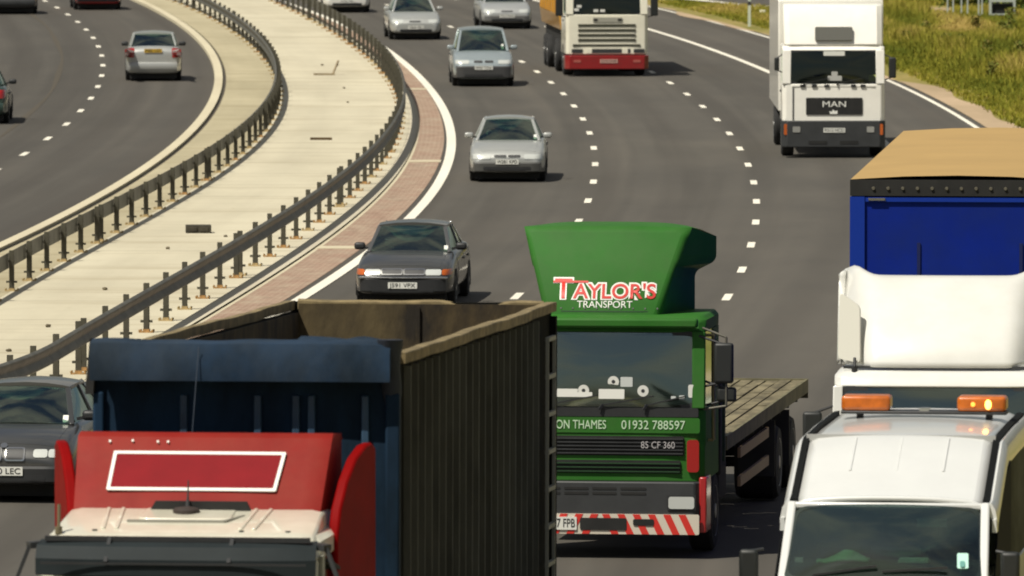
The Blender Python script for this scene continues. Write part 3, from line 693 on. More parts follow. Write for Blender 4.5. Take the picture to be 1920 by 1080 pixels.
# roof fairing
def fr_ring(y, hb_, ht, z0_, z1_, k=.0):
    return [V(-hb_, y, z0_), V(0, y - k, z0_), V(hb_, y, z0_), V((hb_ + ht) / 2, y + .05, (z0_ + z1_) / 2), V(ht, y + .1, z1_ - .05), V(ht * .93, y + .12, z1_), V(0, y + .1 - k, z1_ + .02), V(-ht * .93, y + .12, z1_), V(-ht, y + .1, z1_ - .05), V(-(hb_ + ht) / 2, y + .05, (z0_ + z1_) / 2)]
mb = MB(); n_ = 7
fl = []      # front skin leaning back, then sides
def lean_ring(k, inset=0):
    pts = []
    for i in range(9):
        v = i / 8; z = 2.98 + 1.08 * v; hw = .71 + .33 * v; y = .42 + .50 * v ** 1.25 + k * (1.45 - .25 * v - .3 * (v > .0) * 0)
        pts.append((hw, y, z))
    return pts
r0 = lean_ring(0)
front = []
for (hw, y, z) in r0: front.append([V(hw * q - .09, y - .05 * (1 - q * q), z) for q in np.linspace(-1, 1, 13)])
mb.loft(front, cap=False, closed=False)
for s in (1, -1):
    a = [V(s * hw - .09, y, z) for hw, y, z in r0]; b = [V(s * (hw + .10 + .05 * math.sin(i)), y + .45, z - .02) for i, (hw, y, z) in enumerate(r0)]
    c_ = [V(s * ((1.20 if s > 0 else 1.12) if z > 3.60 else .93), 1.75, z - .05 - .10 * (z > 4.0)) for (hw, y, z) in r0]
    mb.loft([a, c_], cap=False, closed=False)
tp = r0[-1]
mb.loft([[V(tp[0] * q - .09, tp[1] - .05 * (1 - q * q), tp[2]) for q in np.linspace(-1, 1, 13)], [V((tp[0] + (.06 if q > 0 else .06)) * q - .04, 1.24, 4.11 - .09 * q ** 4) for q in np.linspace(-1, 1, 13)], [V((1.20 if q > 0 else 1.12) * q, 1.75, 4.07 - .16 * q ** 4) for q in np.linspace(-1, 1, 13)]], cap=False, closed=False)
fo = mb.build('roof_fairing', green, t, smooth=28, merge=.004)
m_ = fo.modifiers.new('b', 'BEVEL'); m_.width = .075; m_.segments = 4; m_.limit_method = 'ANGLE'; m_.angle_limit = R(28)
bf = bvh_of(fo)
def fairing_text(s, mt, size, x0, x1, z, eps, bold=0, nm='lettering', big=None):
    o = text(s, mt, t, size, (0, 0, 0), (0, 0, 0), width=x1 - x0, name=nm, ext=.0, bold=bold)
    me = o.data
    for v in me.vertices:
        x = (x0 + x1) / 2 + v.co.x; zz = z + v.co.y * 1.0
        h = bf.ray_cast(V(x, -3, zz), V(0, 1, 0)); v.co = V(x, (h[0].y if h[0] else .5) - eps, zz)
    return o
for (st, x0, x1, z, sz) in (("T", -.71, -.45, 3.30, .34), ("AYLOR'S", -.47, .60, 3.275, .25)):
    fairing_text(st, M['whitelet'], sz, x0, x1, z, .006, bold=.022, nm='white_outline')
    fairing_text(st, M['redlet'], sz, x0 + .02, x1 - .02, z, .011, bold=.004)
mb = MB(); mb.panel([V(-.71, .2, 3.385), V(-.27, .2, 3.385), V(-.27, .2, 3.41), V(-.71, .2, 3.41)], .004, .004, proj=proj(bf, (0, 1, 0), .010)); mb.build('letter_bar', M['redlet'], fo)
mb = MB(); mb.panel([V(-.60, .2, 3.03), V(.60, .2, 3.03), V(.60, .2, 3.045), V(-.60, .2, 3.045)], .004, .004, proj=proj(bf, (0, 1, 0), .003)); mb.build('fairing_seam', mat('dark green seam', (.01, .05, .012), .7), fo)
for k in range(9):
    x_ = -.60 + .15 * k; h = bf.ray_cast(V(x_, -3, 3.075), V(0, 1, 0))
    if h[0]: mb = MB(); mb.cyl(h[0] + V(0, .004, 0), h[0] - V(0, .008, 0), .012, n=8); mb.build('fairing_bolt', M['rim'], fo)
fairing_text("TRANSPORT", M['whitelet'],   .12, -.40, .29, 3.12, .008)
mb = MB(); mb.bar((-1.15, .02, 2.92), (1.15, .02, 2.92), .16, .12); mb.build('sun_strip', green, t, bevel=.03)
# front details
def fp(name, x0, x1, z0, z1, mt, y=-.008, r=.02, th=.03, par=None, yt=None):
    mb = MB(); mb.panel(FQ(x0, x1, z0, z1, y, yt), th, r); return mb.build(name, mt, par or t)
fp('wiper_panel', -1.16, 1.16, 1.76, 1.87, M['black'], -.012)
wiper(t, -.75, -.1, 1.90, -.03); wiper(t, -.05, .6, 1.90, -.03); wiper(t, .5, 1.0, 1.90, -.03)
fp('name_panel', -1.18, 1.18, 1.56, 1.75, green, -.014, .03)
o = text('01932 788597', M['greenlet'], t, .155, (.60, -.018, 1.655), width=.79, name='telephone_number')
o = text('WALTON ON THAMES', M['greenlet'], t, .155, (-.56, -.018, 1.655), width=1.15, name='town_name')
gp = fp('upper_grille', -.95, .98, 1.28, 1.52, M['under'], -.010)
mb = MB()
for i in range(5): mb.box(-.94, .97, -.03, -.012, 1.30 + i * .045, 1.315 + i * .045)
mb.build('grille_slats', M['dark'], gp)
o = text('85 CF 360', mat('grey lettering', (.42, .40, .40), .5), gp, .12, (.66, -.034, 1.41), width=.42)
lg = fp('lower_grille', -1.0, .94, 1.06, 1.22, M['under'], -.010); mb = MB()
for i in range(3): mb.box(-.99, .93, -.03, -.012, 1.075 + i * .05, 1.09 + i * .05)
mb.build('grille_slats', mat('dark green slats', (.010, .045, .012), .6), lg)
for s in (1, -1):
    a, b = sorted((s * 1.02, s * 1.17)); fp('corner_lamp', a, b, 1.08, 1.48, M['redlamp'], -.03, .04, .05)
mb = MB(); mb.loft([[V(x, y, z) for x, y in ((-1.24, .55), (-1.24, .05), (-1.12, -.08), (1.12, -.08), (1.24, .05), (1.24, .55))] for z in (.36, .40, .92, .96)]); bmp = mb.build('bumper', M['dark'], t, bevel=.02)
for s in (1, -1):
    a, b = sorted((s * .80, s * 1.12)); fr = fp('lamp_bezel', a - .02, b + .02, .61, .80, M['black'], -.095); l_ = fp('headlight', a, b, .63, .78, M['lamp'], -.105, .03)
    a, b = sorted((s * 1.17, s * 1.265)); mb = MB(); mb.box(a, b, -.03, .5, .33, 1.02); mb.build('corner_step', paint('red step paint', (.35, .015, .015)), t, bevel=.02)
for i, (a, b) in enumerate(((-1.0, -.55), (-.5, -.2), (-.15, .15), (.2, .52))):
    for z in (.86, .80): fp('bumper_slot', a, b, z, z + .03, M['under'], -.086, .01, .01, bmp)
# red and white chevron board
bd = fp('chevron_board', -1.18, 1.18, .31, .56, mat('cream marker', (.62, .56, .46), .5), -.10, .02, .02)
mb = MB()
for i in range(-7, 8):
    x = i * .19; k = .09 if i >= 0 else -.09
    for (z0_, z1_) in ((.312, .558),):
        xs_ = [x + k, x + k + .09, x - k * .3 + .09, x - k * .3]
        if max(xs_) < 1.17 and min(xs_) > -1.17: mb.hexa([(xs_[0], -.106, z0_), (xs_[1], -.106, z0_), (xs_[1], -.09, z0_), (xs_[0], -.09, z0_)], [(xs_[3], -.106, z1_), (xs_[2], -.106, z1_), (xs_[2], -.09, z1_), (xs_[3], -.09, z1_)])
mb.build('red_stripes', M['redlet'], bd, smooth=0)
fp('air_slot', -.30, .28, .36, .51, M['under'], -.112, .02, .02, bd); fp('air_slot', .36, .62, .42, .50, M['under'], -.112, .02, .02, bd)
number_plate(t, 'L907 FPB', -.55, -.118, .44, .42, .16)
# windscreen clutter
for (x, z, r_) in ((-.27, 2.08, .07), (.10, 2.19, .07), (.47, 2.08, .07)):
    mb = MB(); mb.lathe([(-.004, r_), (.004, r_)], (0, 0, 0), 18, 'Z'); o = mb.build('tax_disc', M['plate'], t); o.location = (x, .045 + (z - 1.88) * .1 - .052, z); o.rotation_euler = (R(90), 0, 0)
    mb = MB(); mb.lathe([(-.006, r_ * .33), (.006, r_ * .33)], (0, 0, 0), 12, 'Z'); o2 = mb.build('disc_centre', M['dark'], o)
for (x0, x1, z0, z1, mk) in ((-.08, .24, 1.98, 2.10, 'plate'), (.19, .34, 2.13, 2.25, 'lamp'), (-.62, -.16, 2.0, 2.06, 'plate'), (-.60, -.34, 2.06, 2.10, 'plate'), (.82, .88, 1.98, 2.02, 'lamp'), (.92, .99, 1.98, 2.03, 'lamp')):
    fp('windscreen_paper', x0, x1, z0, z1, M[mk], -.02 + (z0 - 1.9) * .1, .01, .004, yt=-.02 + (z1 - 1.9) * .1)
fp('windscreen_paper', 1.03, 1.10, 2.0, 2.16, M['plate'], .03, .02, .004)
tmirror(t, 1, 1.47, .05, 2.18, .50, .24); tmirror(t, 1, 1.50, .10, 1.95, .18, .24); tmirror(t, -1, -1.47, .05, 2.18, .50, .24)
mb = MB(); mb.cyl((1.2, .1, 2.86), (1.5, .05, 2.75), .015); mb.cyl((1.5, .05, 2.75), (1.5, .05, 1.9), .015); mb.cyl((1.2, .1, 1.85), (1.5, .05, 1.9), .015); mb.build('mirror_bracket', M['steel'], t)
mb = MB(); mb.cyl((1.30, .45, 1.45), (1.30, .45, 2.75), .025); mb.cyl((1.22, .45, 1.45), (1.30, .45, 1.45), .02); mb.cyl((1.22, .45, 2.75), (1.30, .45, 2.75), .02); mb.build('grab_rail', mat('brass coloured rail', (.30, .26, .12), .4, .6), t)
mb = MB(); mb.box(1.0, 1.24, 1.86, 2.12, .9, 2.55); mb.cyl((1.12, 1.99, 2.55), (1.12, 1.99, 2.72), .08); mb.build('air_intake', M['under'], t, bevel=.03)
# deck, chassis, wheels
wood = mat('old deck planks', (.235, .20, .115), .9, var=.0, col2=(.085, .072, .04), vscale=2.2, stretch=(1.6, .5, 1), bump=.3)
DL = 13.2
pl = MB(); x = -1.24
for i in range(14):
    y = 2.35
    while y < DL - .1:
        y2 = min(DL, y + random.uniform(1.8, 3.4)); zz = 1.345 + random.uniform(-.008, .008); pl.box(x + .014, x + .163, y + .03, y2 - .03, 1.27, zz); y = y2
    x += .177
pl.build('plank_deck', wood, t, smooth=0)
mb = MB()
for s in (1, -1): mb.box(*sorted((s * 1.235, s * 1.275)), 2.35, DL, 1.18, 1.36)
mb.box(-1.275, 1.275, DL + .002, DL + .05, 1.10, 1.365); mb.build('deck_frame', mat('deck edge steel', (.16, .145, .08), .7, .2, var=.3), t)
mb = MB(); mb.box(-1.26, 1.26, 2.22, 2.30, 1.05, 2.05); mb.build('headboard', mat('dark green headboard', (.02, .045, .028), .6), t)
mb = MB(); mb.box(-.5, -.38, 1.2, DL - .1, .8, 1.17); mb.box(.38, .5, 1.2, DL - .1, .8, 1.17)
for y in np.arange(2.8, DL, 1.2): mb.box(-1.2, 1.2, y, y + .1, 1.1, 1.17)
mb.build('chassis', M['under'], t)
for s in (1, -1):
    for z in (.55, .92):
        mb = MB(); mb.box(*sorted((s * 1.18, s * 1.22)), 4.6, 8.3, z, z + .13); mb.build('side_guard', mat('side guard', (.36, .25, .15), .6), t)
    mb = MB(); mb.box(*sorted((s * .75, s * 1.15)), 2.5, 3.5, .5, 1.0); mb.build('fuel_tank', M['under'], t, bevel=.05)
    for y in (8.9, 10.9): mb = MB(); mb.box(*sorted((s * .75, s * 1.24)), y, y + .02, .35, 1.1); mb.build('mud_flap', M['black'], t)
axle(t, 1.25, 1.35); axle(t, 1.25, 9.5, dual=True); axle(t, 1.25, 11.4, dual=True)
mb = MB(); mb.box(-1.1, 1.1, .2, 1.9, .45, .95); mb.build('engine_bay', M['under'], t)
place(t, 1135, 152, .125)

# ---- curtain-sided articulated lorry with white cab
wm_ = paint('white box lorry paint', (.90, .88, .80), var=.03, dirt=(.50, .45, .33), dirtamt=.12)
wt = paint('white lorry paint', (.70, .70, .66), var=.03, dirt=(.50, .45, .33), dirtamt=.2)
t = empty('white_articulated_lorry'); tag(t, 'white lorry pulling a tall blue trailer with a tan roof, at the right edge', 'lorry', 'lorries on the motorway')
cab(t, wt, 1.22, .95, 1.80, 2.58, 2.76, 2.0, lean=.10, wsx=1.15)
rows = []
for i in range(9):
    v = i / 8; z = 2.80 + 1.02 * v; y = .35 + 1.0 * v ** 1.5; row = []
    for q in np.linspace(-1, 1, 21):
        a = abs(q); lobe = .13 * math.exp(-((a - .88) / .085) ** 2) * v ** 2; row.append(V(1.18 * q, y - .10 * (1 - q * q) + (.55 * (a - .74) / .26 if a > .74 else 0) - .1 * (a > .8) * v * 0, z + lobe))
    rows.append(row)
mb = MB(); mb.loft(rows, cap=False, closed=False)
for s in (1, -1):
    k = 20 if s == 1 else 0
    mb.loft([[r[k] for r in rows], [V(s * 1.22, 1.15 + .4 * i / 8, rows[i][k].z - .03) for i in range(9)], [V(s * 1.22, 2.0, rows[i][k].z - .08) for i in range(9)]], cap=False, closed=False)
mb.loft([rows[-1], [V(p.x, p.y + .25, p.z - .04) for p in rows[-1]], [V(1.2 * q, 2.0, 3.72) for q in np.linspace(-1, 1, 21)]], cap=False, closed=False)
fo = mb.build('roof_fairing', wt, t, smooth=50, sub=1); m_ = fo.modifiers.new('w', 'WELD'); m_.merge_threshold = .02; fo.modifiers.move(1, 0)
m_ = fo.modifiers.new('t', 'SOLIDIFY'); m_.thickness = .03
mb = MB(); mb.panel([V(-1.20, .60, 2.88), V(-.93, .30, 2.84), V(-.95, .62, 3.48), V(-1.19, .92, 3.62)], .02, .06); mb.build('shaded_side_deflector', mat('white panel with painted shade', (.55, .54, .47), .5), t)  # deflector in beige grey: the dim side bevel is put into the colour
mb = MB(); mb.cyl((-.99, .28, 2.72), (-.99, .28, 2.80), .035); mb.cyl((-.99, .28, 2.80), (-.99, .33, 2.90), .018); mb.build('horn', M['black'], t)
mb = MB(); mb.bar((-1.12, .33, 2.795), (1.12, .33, 2.795), .03, .03); mb.build('fairing_seal', M['dark'], t)
fp('grille', -1.05, 1.05, 1.52, 1.76, mat('grey grille', (.16, .16, .15), .5), -.01, par=t)
for z in (1.55, 1.60, 1.65, 1.70): fp('grille_slot', -1.0, 1.0, z, z + .025, M['under'], -.016, .005, .01)
fp('white_band', -1.2, 1.2, 1.34, 1.50, wt, -.02)
for z in (1.02, 1.1, 1.18, 1.26): fp('grille_slot', -.9, .9, z, z + .04, M['under'], -.016, .01, .01)
mb = MB(); mb.loft([[V(x, y, z) for x, y in ((-1.24, .55), (-1.24, .05), (-1.12, -.08), (1.12, -.08), (1.24, .05), (1.24, .55))] for z in (.32, .36, .88, .92)]); mb.build('bumper', wt, t, bevel=.03)
for s in (1, -1):
    a, b = sorted((s * .75, s * 1.1)); fp('headlight', a, b, .60, .78, M['lamp'], -.10, .03)
tmirror(t, -1, -1.46, .05, 1.80, .50, .22); tmirror(t, 1, 1.46, .05, 1.80, .50, .22)
blue = mat('blue trailer panel', (.003, .018, .22), .6, spec=.12, var=.12, vscale=.8, dirt=(.010, .024, .12), dirtamt=.6, bump=.25, bscale=1.6)
trl = MB(); y0, y1 = 5.0, 19.2; tw = 1.275; top_ = 4.73
trl.box(-tw, tw, y0, y1, 1.15, top_ - .20); tr = trl.build('trailer', blue, t, bevel=.01)
mb = MB(); mb.box(-tw - .004, tw + .004, y0 - .03, y1 + .004, top_ - .19, top_); band = mb.build('roof_frame', M['under'], tr)
mb = MB(); 
rr_ = []
for y in (y0 + .02, y0 + .3, (y0 + y1) / 2, y1 - .3, y1): rr_.append([V(tw * q, y, top_ + .004 + .05 * (1 - q * q)) for q in (-1, -.5, 0, .5, 1)])
mb.loft(rr_, cap=False, closed=False); rfm = mat('tan tarpaulin', (.40, .26, .095), .8, var=.05, vscale=.6, bump=.1, bscale=2)
o = mb.build('trailer_roof', rfm, tr, smooth=60)
for i in range(13):
    mb = MB(); xx = -1.0 + i * .175; mb.lathe([(-.01, .022), (.01, .018)], (0, 0, 0), 10, 'Z'); o = mb.build('rivet', mat('rivet', (.12, .11, .08), .6, .2) if i == 0 else o.data.materials[0], band); o.location = (xx, y0 - .04, top_ - .10); o.rotation_euler = (R(90), 0, 0)
lb = mat('light blue edge', (.006, .032, .27), .6, spec=.15)
for (xa, xb) in ((-tw - .006, -tw + .17), (tw - .17, tw + .006)): mb = MB(); mb.box(xa, xb, y0 - .035, y0 + .02, 1.2, top_ - .20); mb.build('corner_post', lb, tr)
mb = MB(); mb.box(-tw + .18, tw - .18, y0 - .03, y0 + .01, top_ - .26, top_ - .21); mb.build('top_strip', lb, tr)
for xx in (-.46, .76): mb = MB(); mb.box(xx - .02, xx + .02, y0 - .02, y0 + .01, 1.2, top_ - .75); mb.build('panel_rib', mat('dark blue rib', (.003, .01, .08), .5), tr)
mb = MB(); mb.box(-1.06, -.86, y0 - .05, y0 - .02, top_ - .245, top_ - .215); mb.build('maker_plate', M['chrome'], tr)
mb = MB(); mb.box(-.5, .5, 1.5, 18.5, .8, 1.14); mb.build('chassis', M['under'], t)
axle(t, 1.25, 1.4); axle(t, 1.25, 5.2, dual=True)
for y in (14., 15.3, 16.6): axle(t, 1.27, y)
place(t, 1764, 164.5, .085)

# ---- white box lorry, slow lane
t = empty('white_box_lorry'); tag(t, 'white box lorry with black name grille and dark bumper in the slow lane', 'lorry', 'lorries on the motorway')
cab(t, wm_, 1.23, .88, 1.78, 2.58, 2.72, 1.9, lean=.06, wsx=1.10, mg='darkglass')
mb = MB(); mb.loft([[V(-1.2, 1.9, z), V(-1.2, .25 + k, z), V(-1.05, .12 + k, z), V(1.05, .12 + k, z), V(1.2, .25 + k, z), V(1.2, 1.9, z)] for z, k in ((2.70, 0), (3.4, .25), (3.68, .45))]); mb.build('roof_fairing', wm_, t, bevel=.04)
fp('roof_vent', -.44, .46, 2.83, 3.15, mat('grey vent', (.10, .10, .085), .6), .09, .03, .2, yt=.19)
fp('header_sticker', -.24, .27, 2.46, 2.57, M['plate'], .0, .01, .01)
fp('wiper_panel', -1.0, 1.0, 1.72, 1.76, wm_, -.01)
for a in (-.80, -.52, -.22, .42, .65): fp('wiper_mount', a, a + .12, 1.70, 1.77, M['black'], -.03, .01, .03)
wiper(t, -.7, -.1, 1.80, -.02); wiper(t, .1, .7, 1.80, -.02)
g_ = fp('grille', -.66, .70, 1.04, 1.45, M['under'], -.02, .03)
text('MAN', M['whitelet'], g_, .20, (.02, -.026, 1.29), width=.56)
mb = MB(); mb.prism([(-.08, 1.06), (.10, 1.06), (.09, 1.15), (.04, 1.12), (-.01, 1.17), (-.04, 1.11), (-.1, 1.13)], -.03, -.022, 'Y'); mb.build('emblem', M['whitelet'], g_)
mb = MB(); mb.box(-.985, -.955, -.006, .05, .92, 1.70); mb.build('panel_gap', M['dark'], t)
mb = MB(); mb.loft([[V(x, y, z) for x, y in ((-1.25, .6), (-1.25, .06), (-1.12, -.08), (1.12, -.08), (1.25, .06), (1.25, .6))] for z in (.26, .32, .84, .90)]); mb.build('bumper', M['dark'], t, bevel=.02)
for s in (1, -1):
    a, b = sorted((s * .80, s * .98)); fp('headlight', a, b, .62, .76, mat('grey lamp', (.28, .28, .26), .2, coat=1), -.095, .02)
    a, b = sorted((s * 1.03, s * 1.19)); fp('indicator', a, b, .56, .82, M['amber'], -.075, .02, .06)
    a, b = sorted((s * .15, s * .6)); fp('bumper_slot', a, b, .34, .42, M['under'], -.09, .02, .01)
number_plate(t, 'R512 HCD', .02, -.095, .67)
for (x0, x1, z0, z1) in ((-.14, .20, 1.86, 1.98), (-.05, .1, 1.98, 2.08)): fp('dashboard_ornament', x0, x1, z0, z1, mat('pale ornament', (.45, .45, .42), .5), .0, .02, .005)
fp('permit', .85, 1.03, 1.84, 2.0, mat('yellow green sticker', (.40, .46, .16), .5), .04, .01, .005)
tmirror(t, 1, 1.42, .1, 1.92, .50, .18); tmirror(t, -1, -1.36, .1, 2.10, .32, .12)
mb = MB(); mb.box(-1.27, 1.27, 2.1, 10.2, 1.05, 3.74); mb.build('load_box', wm_, t, bevel=.02)
mb = MB(); mb.box(-.45, .45, 1.0, 10, .6, 1.04); mb.box(-1.0, 1.0, .2, 1.9, .45, .88); mb.build('chassis', M['under'], t)
axle(t, 1.24, 1.35); axle(t, 1.24, 7.6, dual=True)
place(t, 1563, 78, .0)

# ---- red and cream tipper lorry
cream = paint('cream lorry paint', (.84, .81, .66), dirt=(.45, .40, .28), dirtamt=.25); red = paint('red lorry paint', (.27, .008, .010), dirt=(.10, .02, .015), dirtamt=.5)
t = empty('red_and_cream_lorry'); tag(t, 'cream lorry with slatted grille and red bumper pulling a yellow body in the middle lane', 'lorry', 'lorries on the motorway')
cab(t, cream, 1.22, .66, 1.84, 2.70, 2.95, 2.1, lean=.10, wsx=1.08, mg='darkglass')
fp('name_board', -.42, .46, 1.62, 1.76, mat('grey name board', (.35, .34, .28), .5), -.02)
fp('vent_slot', -.40, -.28, 1.66, 1.72, M['under'], -.03, .01, .02); fp('vent_slot', .32, .44, 1.66, 1.72, M['under'], -.03, .01, .02)
gm = mat('olive grille shade', (.045, .045, .028), .8)
for i in range(4): fp('grille_slot', -.86, .86, 1.05 + i * .145, 1.125 + i * .145, gm, -.016, .01, .02)
fp('grille_slot', -1.02, 1.0, .90, .96, gm, -.012, .01, .02)
for (a, b) in ((-1.05, -.72), (-.60, .70), (.80, 1.12)): fp('lower_slot', a, b, .70, .82, M['dark'], -.012, .02, .02)
for s in (1, -1):
    a, b = sorted((s * .45, s * .62)); fp('grille_bar', a, b, .69, .83, cream, -.02)
mb = MB(); mb.loft([[V(x, y, z) for x, y in ((-1.25, .6), (-1.25, .06), (-1.12, -.08), (1.12, -.08), (1.25, .06), (1.25, .6))] for z in (.22, .28, .58, .63)]); mb.build('bumper', red, t, bevel=.02)
for s in (1, -1):
    a, b = sorted((s * .78, s * 1.0)); fp('headlight', a, b, .42, .50, mat('dull lamp', (.40, .10, .08), .3), -.09, .02)
number_plate(t, 'K218 DWR', .05, -.095, .46, mt=mat('pinkish plate', (.62, .36, .30), .4))
tmirror(t, 1, 1.42, .1, 1.80, .55, .22); tmirror(t, -1, -1.42, .1, 1.80, .55, .22)
for (x, z) in ((-.98, 1.95), (-.9, 2.05), (-.4, 1.92), (-.2, 1.92)): fp('windscreen_paper', x, x + .14, z, z + .08, M['plate'], -.01, .01, .004)
yel = paint('yellow tipper paint', (.60, .30, .03), dirt=(.25, .14, .05), dirtamt=.4)
mb = MB(); b0, b1 = 2.6, 11.5
mb.hexa([(-1.2, b0, 1.30), (1.2, b0, 1.30), (1.2, b1, 1.30), (-1.2, b1, 1.30)], [(-1.26, b0, 1.75), (1.26, b0, 1.75), (1.26, b1, 1.75), (-1.26, b1, 1.75)])
mb.box(-1.26, 1.26, b0, b1, 1.752, 3.5)
for y in np.arange(b0 + .4, b1, 1.1): mb.box(-1.30, 1.30, y, y + .1, 1.76, 3.45)
mb.build('tipper_body', yel, t, bevel=.02)
mb = MB(); mb.box(-1.1, 1.1, 2.3, 11, .45, 1.28); mb.box(-1.0, 1.0, .2, 2.1, .35, .66); mb.build('chassis', M['under'], t)  # wide dark box under the body is added as shade between the wheels
axle(t, 1.24, 1.35); axle(t, 1.24, 4.6, dual=True); axle(t, 1.24, 8.4, dual=True); axle(t, 1.24, 9.8, dual=True)
place(t, 1138, 63, -.062)

# ---- scrap trailer lorry with red and white cab
redf = mat('weathered red fairing', (.22, .011, .008), .6, spec=.15, var=.10, vscale=2.5, dirt=(.24, .05, .03), dirtamt=.45)
colr = mat('dark red collar paint', (.20, .002, .002), .6, spec=.06, var=.1)
cw = paint('off white cab paint', (.74, .71, .58), dirt=(.42, .38, .26), dirtamt=.45, var=.05)
t = empty('scrap_trailer_lorry'); tag(t, 'lorry with red and cream cab pulling a tall open ribbed trailer, nearest in the picture', 'lorry', 'lorries on the motorway')
ZR = 2.66; ZV = -.05
cab(t, cw, 1.13, .95, 1.72, 2.42, 2.62, 1.75, lean=.06, wsx=1.02)
mb = MB(); mb.loft([[V(-1.10 * k, y, 2.55), V(1.10 * k, y, 2.55), V(1.08 * k, y, z), V(.98 * k, y, z + .02), V(-.98 * k, y, z + .02), V(-1.08 * k, y, z)] for y, z, k in ((.10, 2.59, 1), (.2, 2.615, 1), (1.0, 2.74, .97), (1.7, 2.76, .97))]); mb.build('roof_skin', cw, t, bevel=.02)
mb = MB(); vr = []
for q in np.linspace(-1, 1, 15):
    yb = .10 * abs(q) ** 4
    vr.append([V(1.13 * q, -.02 + yb, 2.585), V(1.14 * q, -.20 + yb, 2.550), V(1.14 * q, -.27 + yb, 2.450), V(1.14 * q, -.27 + yb, 2.320), V(1.13 * q, -.24 + yb, 2.310), V(1.12 * q, -.22 + yb, 2.450), V(1.12 * q, -.17 + yb, 2.520), V(1.11 * q, 0 + yb, 2.550)])
mb.loft(vr); mb.build('sun_visor', mat('smoked visor', (.020, .026, .028), .6, spec=.12, var=.1), t, smooth=30)
mb = MB(); mb.bar((-1.08, -.285, 2.420), (1.08, -.285, 2.420), .012, .02); mb.bar((-1.08, -.03, 2.600), (1.08, -.03, 2.600), .06, .04)
for x in (-.55, .45): mb.bar((x, -.05, 2.610), (x, -.29, 2.430), .03, .02)
mb.build('visor_trim', M['black'], t)
mb = MB(); mb.panel([V(-.42, .58, ZR + .06), V(.34, .58, ZR + .06), V(.34, 1.05, ZR + .11), V(-.42, 1.05, ZR + .11)], .09, .07); hat = mb.build('roof_hatch', cw, t, bevel=.012)
mb = MB(); mb.bar((-.5, .55, ZR + .035), (.30, .55, ZR + .035), .03, .03); mb.bar((.30, .55, ZR + .035), (.42, .8, ZR + .06), .03, .03); mb.build('hatch_seal', mat('grey rubber', (.25, .24, .2), .8), hat)
for x in (-.72, -.60, .50, .62): mb = MB(); mb.bar((x * .92, .30, ZR - .008), (x, 1.0, ZR + .10), .035, .03); mb.build('roof_rib', cw, t, bevel=.008)
for x in (-.72, .48, .86): mb = MB(); mb.cyl((x, .25, ZR - .06), (x, .25, ZR - .008), .022); mb.build('roof_bolt', M['dark'], t)
mb = MB(); mb.lathe([(ZR + .06, .11), (ZR + .11, .11), (ZR + .125, .09), (ZR + .135, .03)], (-.06, .85, .0), 24, 'Z'); ab = mb.build('aerial_base', mat('brown black rubber', (.035, .025, .02), .7), t)
mb = MB(); mb.cyl((-.06, .92, ZR + .1), (-.06, .97, ZR + .34), .012, .005); mb.cyl((-.06, .93, ZR + .1), (-.06, .94, ZR + .18), .025, .015); mb.build('aerial', M['dark'], t)
mb = MB(); mb.cyl((-1.0, .15, ZR - .03), (-1.0, .17, ZR + .20), .014); mb.cyl((-1.0, .15, ZR - .04), (-1.0, .15, ZR + .02), .03); mb.build('aerial', mat('bronze aerial', (.2, .17, .1), .5, .4), t)
# red roof fairing
zb, zt_ = ZR + .07, 3.36
def ffpt(u, v):     # u -1..1, v 0..1
    wd = 1.02 * (1 - v) + 1.06 * v; return V(wd * u, 1.02 + .52 * v - .03 * (1 - u * u), zb + (zt_ - zb) * v)
mb = MB(); rows = [[ffpt(u, v) for u in np.linspace(-1, 1, 13)] for v in (0, .15, .4, .7, .93)] + [[V(1.05 * u, 1.60 - .03 * (1 - u * u), zt_ - .01) for u in np.linspace(-1, 1, 13)], [V(1.04 * u, 1.82, zt_ - .04) for u in np.linspace(-1, 1, 13)]]
mb.loft(rows, cap=False, closed=False)
for s in (1, -1):
    k = 12 if s == 1 else 0; mb.loft([[r[k] for r in rows], [V(s * 1.08, 1.9, r[k].z - .02) for r in rows]], cap=False, closed=False)
fo = mb.build('roof_fairing', redf, t, smooth=35); m_ = fo.modifiers.new('t', 'SOLIDIFY'); m_.thickness = .03
m_ = fo.modifiers.new('b', 'BEVEL'); m_.width = .02; m_.segments = 2; m_.limit_method = 'ANGLE'
mb = MB(); c4 = [ffpt(-.74, .28), ffpt(.62, .28), ffpt(.66, .76), ffpt(-.70, .76)]; c4 = [p + V(0, -.035, .0) for p in c4]
mb.panel(c4, .012, .01, hole=.028); mb.build('cream_border', M['whitelet'], fo)
mb = MB(); ci = [p + V(0, .006, 0) for p in c4]; mb.panel(ci, .01, .01); mb.build('red_name_panel', mat('bright red panel', (.21, .004, .008), .6, spec=.12, var=.08), fo)
mb = MB(); mb.prism([(-.45, zb - .1), (.52, zb - .1), (.42, zb + .10), (-.33, zb + .10)], .955, 1.0, 'Y'); mb.build('fairing_recess_shade', M['under'], fo)  # black block painted in for the shade of the recess
for (x, v) in ((-.74, .86), (-.56, .87), (-.36, .86), (-.28, .86)):
    p = ffpt(x, v); mb = MB(); mb.cyl(p + V(0, .0, 0), p + V(0, -.02, .012), .010); mb.build('fairing_bolt', M['plate'], fo)
